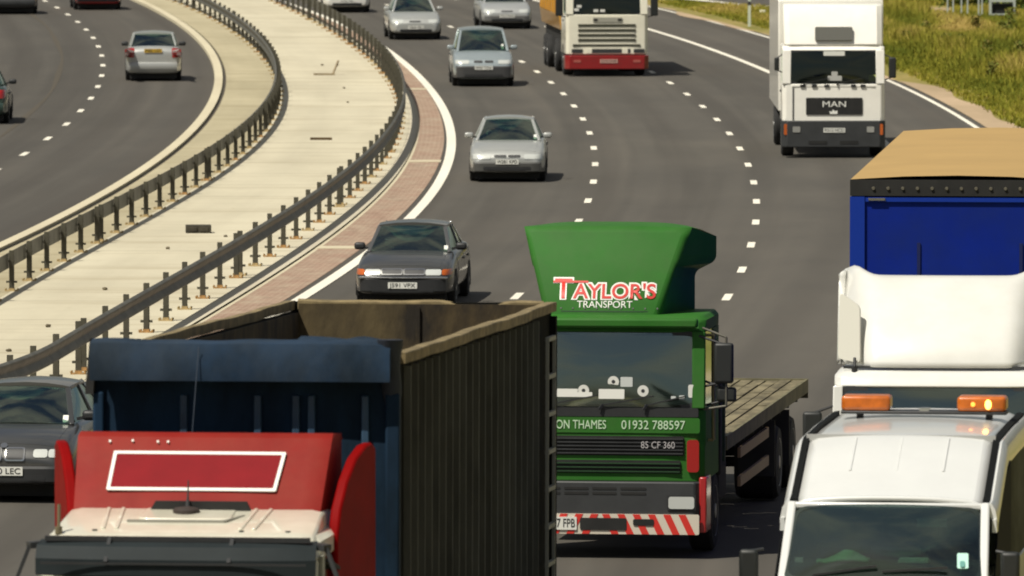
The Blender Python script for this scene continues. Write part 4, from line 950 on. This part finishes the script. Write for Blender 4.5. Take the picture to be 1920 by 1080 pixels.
# side collars
for s in (1, -1):
    pts = [(1.05, 1.2), (2.05, 1.2), (2.05, 3.20), (1.95, 3.25), (1.80, 3.24), (1.55, 3.15), (1.32, 2.98), (1.14, 2.76), (1.05, 2.5)]
    xo = (lambda y: 1.07 + .19 * (y - 1.05)) if s > 0 else (lambda y: .97 + .28 * (y - 1.05))
    mb = MB(); n = len(pts)
    mb.add([(s * xo(y), y, z) for y, z in pts] + [(s * (xo(y) + .09), y - .02, z) for y, z in pts], [(i, (i + 1) % n, n + (i + 1) % n, n + i) for i in range(n)] + [tuple(range(n))[::-1], tuple(range(n, 2 * n))])
    mb.build('side_collar', colr, t, bevel=.02)
for s in (1, -1):
    tmirror(t, s, s * 1.36, -.06, 1.75, .45, .20)
    mb = MB(); mb.bar((s * 1.1, .05, 2.55), (s * 1.22, -.02, 2.54), .10, .05); mb.bar((s * 1.21, -.02, 2.54), (s * 1.34, -.05, 2.2), .03, .03); mb.build('mirror_bracket', M['dark'], t)
    mb = MB(); mb.box(*sorted((s * 1.135, s * 1.16)), .12, .26, 1.3, 2.46); mb.build('air_deflector', mat('grey deflector', (.30, .30, .24), .5), t)
    mb = MB(); mb.bar((s * 1.15, .45, 2.40), (s * 1.15, 1.1, 2.28), .05, .03); mb.build('gutter', M['under'], t)
mb = MB(); mb.loft([[V(x, y, z) for x, y in ((-1.2, .55), (-1.2, .05), (-1.1, -.08), (1.1, -.08), (1.2, .05), (1.2, .55))] for z in (.3, .34, .88, .92)]); mb.build('bumper', cw, t, bevel=.03)
fp('grille', -.9, .9, 1.0, 1.6, M['under'], -.012)
for s in (1, -1): a, b = sorted((s * .75, s * 1.05)); fp('headlight', a, b, .6, .78, M['lamp'], -.095)
axle(t, 1.2, 1.4); axle(t, 1.25, 4.4, dual=True)
mb = MB(); mb.box(-.45, .45, 1.0, 15.5, .7, 1.1); mb.build('chassis', M['under'], t)
# trailer (its own axis, as it swings behind the cab)
tr = MB(); rust_in = mat('rusty inner wall', (.075, .050, .018), .9, col2=(.014, .010, .005), vscale=2.6, stretch=(1, 1, .5), bump=.5, bscale=12, dirt=(.115, .095, .045), dirtamt=.5)
sidem = mat('grimy trailer side', (.011, .0115, .010), .9, spec=.06, col2=(.006, .006, .005), vscale=2, stretch=(1, 1, .25), bump=.2, bscale=20)
ribm = mat('rib with painted lit edge', (.095, .096, .080), .85, spec=.1, var=.3, vscale=2, stretch=(1, 1, .3))  # paler than the trailer side: the lit rib edges are put into the colour
railm = mat('dusty top rail', (.19, .145, .07), .85, var=.35, vscale=5, bump=.3, bscale=15)
bluem = mat('dark blue trailer front', (.008, .024, .05), .75, spec=.15, col2=(.003, .010, .018), vscale=1.6, stretch=(1, 1, .35), dirt=(.02, .06, .12), dirtamt=.5)
canv = mat('blue canvas', (.014, .034, .068), .8, spec=.2, col2=(.006, .016, .030), vscale=2.4, bump=.9, bscale=3.2, stretch=(1, 1, .6), dirt=(.05, .06, .065), dirtamt=.45)
TW = 1.27; TL = 13.7; TT = 3.95
side_ = MB(); side_.box(-TW, -TW + .05, 0, TL, 1.1, TT - .1); side_.box(TW - .05, TW, 0, TL, 1.1, TT - .1); side_.box(-TW + .05, TW - .05, .05, TL - .05, 1.1, 1.2)
body = side_.build('trailer_body', sidem, t)
inn = MB()
inn.box(-TW + .052, -TW + .08, .08, TL - .06, 1.2, TT - .11); inn.box(TW - .08, TW - .052, .08, TL - .06, 1.2, TT - .11); inn.box(-TW + .08, TW - .08, TL - .09, TL - .055, 1.2, TT - .02)
for x in (-.02,): inn.box(x - .02, x + .02, TL - .12, TL - .088, 1.2, TT - .05)
inn.build('inner_lining', rust_in, body)
rd = MB(); rd.box(-TW, TW, TL - .05, TL + .03, 1.1, TT - .002); rd.build('tail_door', sidem, body)
ld = MB(); rnd = random.Random(3); nx_, ny_ = 14, 60; vs_ = []
for j in range(ny_ + 1):
    for i in range(nx_ + 1): vs_.append((-1.18 + 2.36 * i / nx_, .1 + (TL - .25) * j / ny_, 1.7 + .35 * rnd.random()))
ld.add(vs_, [(j * (nx_ + 1) + i, j * (nx_ + 1) + i + 1, (j + 1) * (nx_ + 1) + i + 1, (j + 1) * (nx_ + 1) + i) for j in range(ny_) for i in range(nx_)]); o = ld.build('load', mat('scrap load', (.10, .075, .04), .95, var=.4), body, smooth=0)
def wavy_rail(x, nm, kx=1.):
    rg = []
    for y in np.linspace(.05, TL + .03, 60):
        dz = .005 * math.sin(y * 1.1) + .003 * math.sin(y * 3.3 + 1); dx = .008 * math.sin(y * .9)
        rg.append([V(x + a * kx + dx, y, TT + h + dz) for a, h in ((-.05, -.09), (.05, -.09), (.055, -.01), (.05, .0), (-.05, .0), (-.065, -.01))])
    m = MB(); m.loft(rg); return m.build('top_rail', railm, body, smooth=30)
wavy_rail(TW, 0); wavy_rail(-TW, 1, .8)
rg = []
for x in np.linspace(-TW + .07, TW - .07, 30):
    dz = (.006 * math.sin(x * 3.1) + .003 * math.sin(x * 9)) - (.08 * math.exp(-((x - .55) / .22) ** 2)); rg.append([V(x, TL + a, TT + h + dz) for a, h in ((-.08, -.08), (.04, -.08), (.04, .0), (-.02, .02), (-.08, 0))])
m = MB(); m.loft(rg); m.build('rear_rail', railm, body, smooth=30)
ys_ = np.arange(.40, TL - 1.7, .57)
for s in (1, -1):
    for y in ys_:
        m = MB(); m.box(*sorted((s * TW, s * (TW + .06))), y, y + .05, 1.12, TT - .12)
        m.build('side_rib', ribm, body, smooth=0)
m = MB()
for yy in (TL - 1.45, TL - .75): m.bar((TW + .10, yy, 1.0), (TW + .10, yy, TT - .3), .03, .03)
for i in range(8): m.bar((TW + .10, TL - 1.45, 1.12 + i * .36), (TW + .10, TL - .75, 1.12 + i * .36), .04, .04)
m.build('ladder', mat('ladder steel', (.26, .26, .22), .6, .1), body)
m = MB(); m.box(TW, TW + .06, TL - .15, TL, 1.12, TT - .13); m.build('rear_post', sidem, body)
# front wall with ribs and canvas housing
m = MB(); m.box(-TW, TW, -.04, 0, 1.1, TT); m.build('front_wall', bluem, body)
for x in (-.52, .1, .42, .55, 1.0): m = MB(); m.box(x - .03, x + .03, -.09, -.04, 1.1, TT - .35); m.build('front_rib', mat('blue rib', (.016, .045, .085), .55, var=.3) if x == -.52 else bpy.data.materials['blue rib'], body, bevel=.01)
for (xa, xb) in ((-TW - .01, -TW + .08), (TW - .10, TW + .02)): m = MB(); m.box(xa, xb, -.11, .01, 1.1, TT - .33); m.build('corner_post', bluem, body, bevel=.02)
rg = []
for i, x in enumerate(np.linspace(-TW - .01, TW - .04, 40)):
    wv = .006 * math.sin(x * 4) + .004 * math.sin(x * 11 + 1); q = .05 * math.exp(-((x - .95) / .16) ** 2)
    sg = -.03 * math.exp(-((x - .3) / .5) ** 2)
    rg.append([V(x, -.30 + wv, 3.72), V(x, -.32 + wv, 3.90 + .3 * wv), V(x, -.28 + wv, 4.03 + wv * .4), V(x, -.10, 4.06 + wv), V(x, .12, 4.05 + wv * 1.2 + q + sg), V(x, .32 + wv * 3, 4.02 + wv + q), V(x, .34, 3.96), V(x, .0, 3.92), V(x, -.24, 3.90), V(x, -.27, 3.74)])
m = MB(); m.loft(rg); m.build('canvas_housing', canv, body, smooth=50)
m = MB(); pts = []
for k_ in range(9):
    v = k_ / 8; pts.append([V(TW - .05 + .10 * math.sin(a_) * (1 - v * .4) + .01 * math.sin(v * 9 + a_), -.20 + .22 * v + .12 * math.cos(a_) * (1 - v * .5), 4.07 - .62 * v) for a_ in np.linspace(0, 2 * math.pi, 12, endpoint=False)])
m.loft(pts); m.build('hanging_canvas', mat('dark canvas fold', (.012, .018, .03), .8, var=.3), body, smooth=50)
m = MB(); rr_ = [[V(x + .05 * math.sin(a), .45 + .10 * math.cos(a) + .03 * math.sin(x * 5), 3.99 + .06 * math.sin(a) + .025 * math.sin(x * 4)) for a in np.linspace(0, 2 * math.pi, 10, endpoint=False)] for x in np.linspace(.35, 1.12, 14)]
m.loft(rr_); m.build('canvas_roll', canv, body, smooth=60)
m = MB(); m.cyl((-.42, -.34, 3.2), (-.36, -.345, 4.0), .004); m.build('tie_rope', mat('pale rope', (.05, .07, .10), .8), body)
m = MB(); m.prism([(-1.34, 3.60), (-1.27, 3.60), (-1.25, 3.95), (-1.30, 4.06)], -.15, .1, 'Y'); m.build('canvas_bracket', M['under'], body)
for y in (10.2, 11.5, 12.8):
    axle(t, 1.25, y + 2.4)
place(t, 332, 233, .115)
hdg = .097; yl = 2.45
ang = math.atan(hdg) - math.atan(.115)
body.location = (.20, yl, 0); body.rotation_euler = (-.0275, 0, -ang)

# ------------------------------------------------------------ white van with beacons
vw = paint('white van paint', (.67, .68, .66), rough=.3, var=.02)
t = empty('white_van'); tag(t, 'white high-roof van with amber beacon bar in the bottom right corner', 'van')
W_ = .98; L_ = 6.2
mb = MB()
def vring(y, w_, zb_, zt2, r_=.08):
    return [V(w_ * .95, y, zb_), V(w_, y, zb_ + .1), V(w_, y, zt2 - .3), V(w_ * .98, y, zt2 - r_), V(w_ * .9, y, zt2), V(0, y, zt2 + .02), V(-w_ * .9, y, zt2), V(-w_ * .98, y, zt2 - r_), V(-w_, y, zt2 - .3), V(-w_, y, zb_ + .1), V(-w_ * .95, y, zb_)]
zs = 1.565; zh = 2.24
mb.loft([vring(y, w_, .28, z, .06) for y, w_, z in ((0, .80, .85), (.02, .84, .95), (.15, .93, 1.05), (.5, .97, 1.25), (.92, .98, zs - .02), (2.0, .98, zs), (L_ - .1, .98, zs), (L_, .96, zs))]); vb = mb.build('body', vw, t, smooth=40)
# upper shell: sides and high roof
def rprof(y):
    if y < 1.72: return zh
    if y < 2.9: return zh + .47 * (y - 1.72) / 1.18
    return zh + .47 + .03 * sm((y - 2.9) / .5)
rows = []
for y in [1.58, 1.66, 1.72, 1.8, 2.1, 2.5, 2.86, 2.94, 3.1, 4., 5., 6.0, 6.15]:
    z = rprof(y) + .012; k = sm((y - 1.6) / 1.3); hw = .86 + .0 * k
    rows.append([V(hw * q, y + (.04 * (q * q) if y < 1.7 else 0), z + .05 * (1 - abs(q) ** 2.5) - (.03 if abs(q) > .99 else 0)) for q in np.linspace(-1, 1, 17)])
mb = MB(); mb.loft(rows, cap=False, closed=False)
rf = mb.build('roof', vw, t, smooth=14); m_ = rf.modifiers.new('t', 'SOLIDIFY'); m_.thickness = .04; m_.offset = -1
for s in (1, -1):
    mb = MB(); sh = []
    for y in list(np.linspace(1.58, 3.1, 9)) + [4.5, 6.15]:
        z = rprof(y); sh.append([V(s * .885, y, z - .0), V(s * .92, y, z + .005), V(s * .955, y, z - .05), V(s * .975, y, z - .16), V(s * .97, y, z - .22), V(s * .90, y, z - .10)])
    mb.loft(sh); mb.build('cant_rail', vw, t, smooth=60)
    mb = MB(); sh = [[V(s * .838, y, rprof(y) - .01), V(s * .893, y, rprof(y) - .01), V(s * .893, y, rprof(y) + .024), V(s * .838, y, rprof(y) + .034)] for y in list(np.linspace(1.64, 3.1, 12)) + [4.5, 6.1]]
    mb.loft(sh); mb.build('roof_gutter', mat('black gutter', (.008, .009, .009), .8, spec=.1), t, smooth=0)
    # side wall above the sill
    side = []
    q_ = SQ if s == 1 else LQ
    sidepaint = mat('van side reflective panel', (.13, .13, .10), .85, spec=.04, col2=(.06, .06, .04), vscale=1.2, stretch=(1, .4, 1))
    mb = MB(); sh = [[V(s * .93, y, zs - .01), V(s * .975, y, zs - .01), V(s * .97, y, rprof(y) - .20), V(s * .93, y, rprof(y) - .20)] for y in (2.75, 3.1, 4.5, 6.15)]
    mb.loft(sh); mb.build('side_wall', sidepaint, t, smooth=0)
    mb = MB(); sh = [[V(s * .93, y, 1.98), V(s * .972, y, 1.98), V(s * .965, y, rprof(y) - .14), V(s * .93, y, rprof(y) - .14)] for y in (1.55, 1.9, 2.3, 2.75)]
    mb.loft(sh); mb.build('door_frame', vw, t, smooth=0)
    mb = MB(); mb.panel([V(s * .986, 1.15, zs), V(s * .986, 3.15, zs), V(s * .984, 3.15, 2.54), V(s * .965, 2.0, 2.20)] if s == 1 else [V(-.986, 3.15, zs), V(-.986, 1.15, zs), V(-.965, 2.0, 2.20), V(-.984, 3.15, 2.54)], .012, .05); mb.build('side_window', mat('black side glass', (.006, .007, .008), .7, spec=.08), t)
    mb = MB(); mb.panel(q_(s * .992, 1.1, 2.55, .5, 1.46), .02, .08); dr = mb.build('door', vw, t)
    mb = MB(); mb.panel(q_(s * .996, 2.75, 6.0, .7, 1.1), .02, .03); mb.build('side_stripe', mat('yellow green stripe', (.12, .12, .03), .5), t)
    mb = MB(); mb.bar((s * .90, .95, zs - .02), (s * .865, 1.60, zh), .08, .06, (1, 0, 0)); mb.build('pillar', vw, t, bevel=.02)
    tmirror(t, s, 1.13 if s > 0 else -1.20, 1.02, 1.49, .36, .17, arms=.75)
    for y in (1.0, 5.0): wheel(t, s * .87, y, .35, .22, out=s)
mb = MB(); mb.box(-.88, .88, 1.56, 1.66, zh - .06, zh + .005); mb.build('windscreen_header', vw, t, bevel=.02)
c4 = [V(-.89, .95, zs + .0), V(.89, .95, zs + .0), V(.83, 1.57, zh - .05), V(-.83, 1.57, zh - .05)]
mb = MB(); mb.panel([p + V(0, -.015, .01) for p in c4], .008, .09, bulge=.10); mb.build('windscreen', glass('van windscreen', (.56, .64, .60), .10), t)
mb = MB(); mb.panel([p + V(0, -.012, .012) for p in c4], .012, .11, bulge=.10, hole=.03); mb.build('windscreen_seal', M['black'], t)
mb = MB(); mb.box(-.86, .86, 1.13, 1.7, zs - .05, zs + .15); db = mb.build('dashboard', mat('grey dashboard', (.05, .06, .062), .8), t, bevel=.03)
mb = MB(); mb.box(-.92, .92, 2.9, 2.95, zs - .3, zh + .3); mb.build('bulkhead', mat('grey bulkhead', (.10, .12, .12), .8), t)
for sx in (-.5, .0, .5):
    mb = MB(); mb.box(sx - .22, sx + .22, 2.3, 2.45, zs - .3, zs + .25); mb.box(sx - .12, sx + .12, 2.33, 2.43, zs + .28, zs + .46); mb.build('seat', M['seat'], t, bevel=.05)
mb = MB(); mb.lathe([(-.014, .20), (0, .215), (.014, .20)], (0, 0, 0), 22, 'Z'); mb.bar((-.2, 0, 0), (.2, 0, 0), .03, .02); sw = mb.build('steering_wheel', M['black'], t); sw.location = (-.5, 1.75, zs + .08); sw.rotation_euler = (R(-40), 0, 0)
hv = mat('high visibility cloth', (.30, .62, .36), .8, var=.2, vscale=8)
vs_ = []; rnd = random.Random(5)
mb = MB()
for j in range(7):
    for i in range(13):
        u, v = i / 12, j / 6; h_ = .10 * math.exp(-((u - .6) / .3) ** 2 - ((v - .5) / .4) ** 2) + rnd.random() * .015; vs_.append((-.64 + .48 * u + rnd.random() * .015, 1.16 + .28 * v + rnd.random() * .02, zs + .16 + h_))
mb.add(vs_, [(j * 13 + i, j * 13 + i + 1, (j + 1) * 13 + i + 1, (j + 1) * 13 + i) for j in range(6) for i in range(12)])
vest = mb.build('folded_vest', hv, None, smooth=80); tag(vest, 'pale green folded vest lying on the dashboard of the white van', 'vest')
m_ = vest.modifiers.new('t', 'SOLIDIFY'); m_.thickness = .02
mb = MB(); mb.box(.12, .40, 1.20, 1.40, zs + .155, zs + .18); mb.box(.13, .39, 1.22, 1.38, zs + .18, zs + .195); book = mb.build('clipboard', mat('pale green papers', (.42, .62, .46), .7, var=.2, vscale=10), None, bevel=.004); tag(book, 'pale green clipboard of papers on the dashboard beside the vest', 'clipboard')
mb = MB(); mb.box(-.80, -.73, 1.16, 1.20, zs + .155, zs + .20); mb.build('dashboard_tag', M['plate'], t)
mb = MB(); mb.panel([V(.66, 1.00, zs + .13), V(.76, 1.00, zs + .13), V(.75, 1.12, zs + .26), V(.65, 1.12, zs + .26)], .004, .015); mb.build('tax_disc', mat('pale cyan disc', (.42, .70, .60), .5), t)
mb = MB(); mb.panel([V(.685, .995, zs + .145), V(.73, .995, zs + .145), V(.725, 1.05, zs + .195), V(.68, 1.05, zs + .195)], .004, .015); mb.build('disc_mark', mat('dark cyan mark', (.10, .30, .26), .5), t)
mb = MB(); mb.box(-.02, .24, 1.62, 1.65, zh - .20, zh - .13); mb.build('rear_view_mirror', M['dark'], t, bevel=.015)
mb = MB(); mb.box(.25, .52, 1.62, 1.64, zh - .22, zh - .14); mb.build('sun_visor', mat('pale visor', (.3, .34, .34), .7), t)
mb = MB(); mb.bar((-.62, .93, zs + .06), (-.05, .93, zs + .15), .022, .02); mb.bar((.0, .92, zs + .10), (.58, .94, zs + .14), .022, .02); mb.build('wiper', M['black'], t)
mb = MB(); mb.box(-.6, .6, -.02, .03, .55, .8); mb.build('grille', M['black'], t)
for s in (1, -1): a, b = sorted((s * .6, s * .85)); mb = MB(); mb.box(a, b, -.01, .12, .65, .85); mb.build('headlight', M['lamp'], t, bevel=.03)
for x in (-.40, .02, .44): mb = MB(); sh = [[V(x - .012, y, rprof(y) + .058), V(x + .012, y, rprof(y) + .058), V(x + .008, y, rprof(y) + .066), V(x - .008, y, rprof(y) + .066)] for y in (2.2, 2.5, 2.85)]; mb.loft(sh); mb.build('roof_swage', vw, t)
mb = MB(); mb.box(-.86, .86, 2.93, 2.95, rprof(2.94) - .0, rprof(2.94) + .062); mb.build('roof_seam', mat('grey seam', (.4, .4, .38), .6), t)
# beacon bar
bar_ = MB(); yb_ = 5.0; zb_ = rprof(yb_) + .09
bar_.box(-.77, .77, yb_ - .14, yb_ + .14, zb_, zb_ + .03); bb = bar_.build('beacon_bar', M['black'], t, bevel=.01)
for s in (-1, 1):
    a, b = sorted((s * .31, s * .765)); mb = MB(); mb.box(a, b, yb_ - .15, yb_ + .15, zb_ + .032, zb_ + .175); mb.build('beacon_lens', mat('amber beacon', (.50, .12, .010), .3, coat=.3, var=.2, vscale=9) if s < 0 else bpy.data.materials['amber beacon'], bb, bevel=.035, seg=4)
    mb = MB(); mb.box(s * .6 - .03, s * .6 + .03, yb_ - .05, yb_ + .05, zb_ - .05, zb_); mb.build('bar_foot', M['black'], bb)
bb.location.x = .05
mb = MB(); mb.lathe([(-.006, .02), (0, .03), (.006, .02)], (0, 0, 0), 12, 'Z'); o = mb.build('lit_bulb', mat('lit bulb', (1, .6, .1), .5, emit=(1, .55, .10), est=5), bb); o.location = (.60, yb_ - .156, zb_ + .10); o.rotation_euler = (R(90), 0, 0); o.scale = (1, 1.6, 1)
mb = MB(); mb.lathe([(-.006, .015), (0, .022), (.006, .015)], (0, 0, 0), 12, 'Z'); o = mb.build('lit_bulb', mat('dim bulb', (1, .4, .05), .5, emit=(1, .30, .04), est=2.0), bb); o.location = (.46, yb_ - .156, zb_ + .10); o.rotation_euler = (R(90), 0, 0)
mb = MB(); mb.box(-.04, .05, yb_ - .12, yb_, zb_ + .03, zb_ + .06); mb.build('bar_clip', M['chrome'], bb)
place(t, 1640, 208, .125); t.scale = (1.03, 1, 1)
for o in (vest, book):
    o.location = t.location; o.rotation_euler = t.rotation_euler

# ------------------------------------------------------------ things on the central reservation
def onslab(px, py, z=.05):
    x, y = G(px, py + 4); return V(x, y, zg(x, y) + z)
p = onslab(372, 437); mb = MB(); mb.box(-.26, .26, -.2, .2, 0, .16)
mb.box(-.20, -.03, -.22, -.2, .03, .13); mb.box(.03, .20, -.22, -.2, .03, .13)
o = mb.build('concrete_block', mat('dark stained block', (.045, .04, .028), .9, var=.4, vscale=6, bump=.4), bevel=.02); o.location = p; o.rotation_euler = (0, 0, .05); tag(o, 'dark oblong block lying on the pale central reservation', 'block')
p = onslab(602, 262); mb = MB(); mb.box(-.27, .27, -.06, .06, 0, .06); o = mb.build('plank', mat('brown plank', (.08, .05, .02), .9, var=.3), bevel=.008); o.location = p; o.rotation_euler = (0, 0, -.06); tag(o, 'short dark brown plank lying across the pale central reservation', 'plank')
p = onslab(610, 140); mb = MB(); mb.bar((-.35, 0, .03), (.28, .05, .03), .12, .05); mb.bar((.22, 0, .02), (.38, .3, .42), .05, .04); o = mb.build('broken_timber', mat('grey timber', (.30, .24, .15), .9, var=.3)); o.location = p; tag(o, 'pale broken timber with one end sticking up on the central reservation', 'timber')
stone = None
SP = [(315, 468), (17, 661), (260, 640), (645, 165), (652, 192), (632, 122), (604, 122), (197, 545), (423, 445), (90, 615)]
smat = mat('dark stone', (.12, .10, .06), .95, var=.3)
for k, (px, py) in enumerate(SP):
    if stone is None:
        mb = MB(); vv = []; bm = bmesh.new(); bmesh.ops.create_icosphere(bm, subdivisions=2, radius=.06)
        for v in bm.verts: v.co += v.normal * noise.noise(v.co * 25) * .02; v.co.z = v.co.z * .6 + .03
        me = bpy.data.meshes.new('stone'); bm.to_mesh(me); bm.free(); me.materials.append(smat); stone = bpy.data.objects.new('stone', me); COL.objects.link(stone); s_ = stone
    else: s_ = stone.copy(); COL.objects.link(s_)
    s_.location = onslab(px, py); s_.rotation_euler = (0, 0, k * 1.7); s_.scale = [.4 + .5 * random.random()] * 3
    tag(s_, 'small dark stone lying loose on the pale central reservation', 'stone', 'loose stones on the central reservation')
# marker post
gx2, gy2 = G(1405, 50)
mb = MB(); mb.box(-.05, .05, -.04, .04, 0, .95); mp = mb.build('marker_post', mat('pale post', (.55, .60, .48), .6)); mp.location = (gx2, gy2, 0)
mb = MB(); mb.box(-.055, .055, -.045, .045, .75, .88); mb.build('reflector', M['dark'], mp); tag(mp, 'slim pale marker post in the grass beyond the hard shoulder', 'post')
gx3, gy3 = G(1430, 26); mb = MB(); mb.box(-.1, .1, -.1, .1, 0, .14); o = mb.build('drain_cover', mat('pale concrete', (.62, .60, .42), .8), bevel=.03); o.location = (gx3, gy3, 0); o.scale = (1.1, 1, 1); tag(o, 'small pale concrete lump in the grass right of the marker post', 'concrete block')
# metal frame and railing top right
gx4, gy4 = G(1880, 33); z4 = 0
fm = mat('pale metal', (.50, .55, .50), .5, .2)
fr = empty('metal_frame_rack', (gx4, gy4, z4)); tag(fr, 'pale metal rack with a dark box inside at the top right', 'rack')
mb = MB()
for x in (-.43, .43):
    for y in (0, .7): mb.bar((x, y, 0), (x, y, .60), .06, .06)
mb.bar((-.46, 0, .60), (.46, 0, .60), .07, .07); mb.bar((-.46, .7, .60), (.46, .7, .60), .07, .07); mb.bar((-.43, 0, .12), (.43, 0, .12), .05, .05); mb.build('frame', fm, fr)
mb = MB(); mb.box(-.38, .38, .1, .6, .14, .50); mb.build('dark_box', M['under'], fr)
rl = empty('railing', (gx4 - 1.35, gy4 + .3, z4 + .02)); tag(rl, 'pale railing of upright bars left of the metal rack at the top right', 'railing')
mb = MB(); mb.bar((-.65, 0, .05), (.65, 0, .05), .05, .05); mb.bar((-.65, 0, .78), (.65, 0, .78), .05, .05); mb.build('rail', fm, rl)
for x in (-.62, -.42, -.12, .1, .5, .62): mb = MB(); mb.bar((x, 0, .0), (x, 0, .80), .05, .05); mb.build('upright', fm, rl)
mb = MB(); mb.box(-.7, 2.2, 1.0, 1.6, 0, 1.5); hdg_ = None

# ------------------------------------------------------------ vegetation
def foliage_mat(name, c1, c2, c3):
    m = bpy.data.materials.new(name); m.use_nodes = True; n = m.node_tree.nodes; l = m.node_tree.links; b = n['Principled BSDF']
    at = n.new('ShaderNodeAttribute'); at.attribute_name = 'tone'; cr = n.new('ShaderNodeValToRGB'); l.new(at.outputs['Fac'], cr.inputs[0])
    e = cr.color_ramp.elements; e[0].color = (*c1, 1); e[1].color = (*c3, 1); k = e.new(.5); k.color = (*c2, 1)
    l.new(cr.outputs[0], b.inputs['Base Color']); b.inputs['Roughness'].default_value = .8; b.inputs['Specular IOR Level'].default_value = .2
    return m
gm_ = foliage_mat('meadow grass', (.10, .13, .012), (.27, .25, .028), (.52, .38, .12))
def grass(name, pts, h0, h1):
    V_ = []; F_ = []; T_ = []
    for (x, y, z, tone, hs) in pts:
        for _ in range(5):
            a = random.uniform(0, 6.28); h = random.uniform(h0, h1) * hs; wd = random.uniform(.012, .03); lx, ly = random.gauss(0, .25) * h, random.gauss(0, .25) * h
            bx, by = x + random.gauss(0, .07), y + random.gauss(0, .07); dx, dy = math.cos(a) * wd, math.sin(a) * wd; b = len(V_)
            V_ += [(bx - dx, by - dy, z), (bx + dx, by + dy, z), (bx + dx * .7 + lx * .5, by + dy * .7 + ly * .5, z + h * .6), (bx - dx * .7 + lx * .5, by - dy * .7 + ly * .5, z + h * .6), (bx + lx, by + ly, z + h)]
            F_ += [(b, b + 1, b + 2, b + 3), (b + 3, b + 2, b + 4)]; tt = min(1, max(0, tone + random.gauss(0, .13))); T_ += [tt] * 5
    me = bpy.data.meshes.new(name); me.from_pydata(V_, [], F_); at = me.attributes.new('tone', 'FLOAT', 'POINT'); at.data.foreach_set('value', T_); me.materials.append(gm_)
    o = bpy.data.objects.new(name, me); COL.objects.link(o); tag(o, 'long rough green and straw coloured grass on the verge', 'grass', kind='stuff'); return o
pts = []
while len(pts) < 34000:
    y = random.uniform(205, 400) if random.random() < .85 else random.uniform(150, 205); o_ = K['outer'](y); x = o_ + 1.1 + random.uniform(0, 1) ** 1.2 * 13
    px = 960 + x * FPX / y
    if px > 2100 or px < 1180: continue
    if on_slip(x, y): continue
    dn = noise.noise(V(x * .55, y * .09, 1)); big = noise.noise(V(x * .25, y * .035, 5)); q = x - o_ - 1.1
    if q < .5 and random.random() < .55: continue
    tone = .42 + .55 * dn + .35 * big + (.12 if y > 330 else 0); hs = .30 + .9 * sm((q - .6) / 2.2) * (.75 + .6 * dn)
    if px < 1480: hs *= .35; tone -= .08
    if y > 315 and px > 1740: hs *= .45
    z = zg(x, y) - .03 + verge_rise(x, y)
    pts.append((x, y, z, tone, max(.15, hs)))
grass('verge_grass', pts, .25, .62)
# taller weeds as separate plants
wm = foliage_mat('weed leaves', (.07, .10, .015), (.16, .19, .03), (.36, .26, .08))
def weed(px, py, h, tone):
    h *= .72; x, y = G(px, py); z = zg(x, y) + verge_rise(x, y) - .03
    V_ = []; F_ = []; T_ = []; rn = random.Random(px)
    for k in range(260):
        a = rn.uniform(0, 6.28); r_ = rn.uniform(0, .28) * h; hh = rn.uniform(.1, 1) * h; c_ = V(r_ * math.cos(a), r_ * math.sin(a) * 1.5, hh); s1 = V(rn.gauss(0, 1), rn.gauss(0, 1), rn.gauss(0, 1)).normalized() * .06; s2 = V(rn.gauss(0, 1), rn.gauss(0, 1), rn.gauss(0, 1)).normalized() * .04
        b = len(V_); V_ += [c_ - s1, c_ + s2, c_ + s1, c_ - s2]; F_.append((b, b + 1, b + 2, b + 3)); T_ += [min(1, max(0, tone + .25 + rn.gauss(0, .2)))] * 4
    me = bpy.data.meshes.new('foliage'); me.from_pydata([tuple(v) for v in V_], [], F_); at = me.attributes.new('tone', 'FLOAT', 'POINT'); at.data.foreach_set('value', T_); me.materials.append(wm)
    r0 = empty('weed_plant', (x, y, z)); tag(r0, 'leafy weed plant standing in the long verge grass', 'plant', 'weeds standing in the verge grass')
    o = bpy.data.objects.new('foliage', me); COL.objects.link(o); o.parent = r0
    mb = MB(); mb.cyl((0, 0, 0), (0, 0, h * .8), .02, .008, 6); mb.build('stem', wm, r0)
for (px, py, h, tn) in ((1735, 75, .9, .3), (1775, 105, .8, .25), (1802, 110, .8, .2), (1880, 90, 1.1, .15), (1895, 60, 1.2, .2), (1850, 130, .9, .3), (1700, 90, .7, .4), (1830, 60, .8, .5), (1912, 140, 1.0, .3), (1860, 160, .8, .35)): weed(px, py, h, tn)
# dark hedge behind the rack
for k, (px, py) in enumerate(((1800, 8), (1835, 6), (1870, 4), (1905, 6), (1925, 12))):
    x, y = G(px, py + 12); rn = random.Random(k); V_ = []; F_ = []; T_ = []
    for _ in range(900):
        c_ = V(rn.gauss(0, .38), rn.gauss(0, .5), abs(rn.gauss(.75, .38))); s1 = V(rn.gauss(0, 1), rn.gauss(0, 1), rn.gauss(0, 1)).normalized() * .09; s2 = V(rn.gauss(0, 1), rn.gauss(0, 1), rn.gauss(0, 1)).normalized() * .06
        b = len(V_); V_ += [c_ - s1, c_ + s2, c_ + s1, c_ - s2]; F_.append((b, b + 1, b + 2, b + 3)); T_ += [min(1, max(0, .1 + rn.gauss(0, .15)))] * 4
    me = bpy.data.meshes.new('foliage'); me.from_pydata([tuple(v) for v in V_], [], F_); at = me.attributes.new('tone', 'FLOAT', 'POINT'); at.data.foreach_set('value', T_); me.materials.append(wm)
    r0 = empty('shrub', (x, y + 3.0, 0)); tag(r0, 'dark green shrub behind the pale railing at the top right', 'shrub', 'dark shrubs behind the railing')
    o = bpy.data.objects.new('foliage', me); COL.objects.link(o); o.parent = r0
    mb = MB(); mb.cyl((0, 0, 0), (0, 0, .9), .04, .02, 6); mb.build('stem', wm, r0)
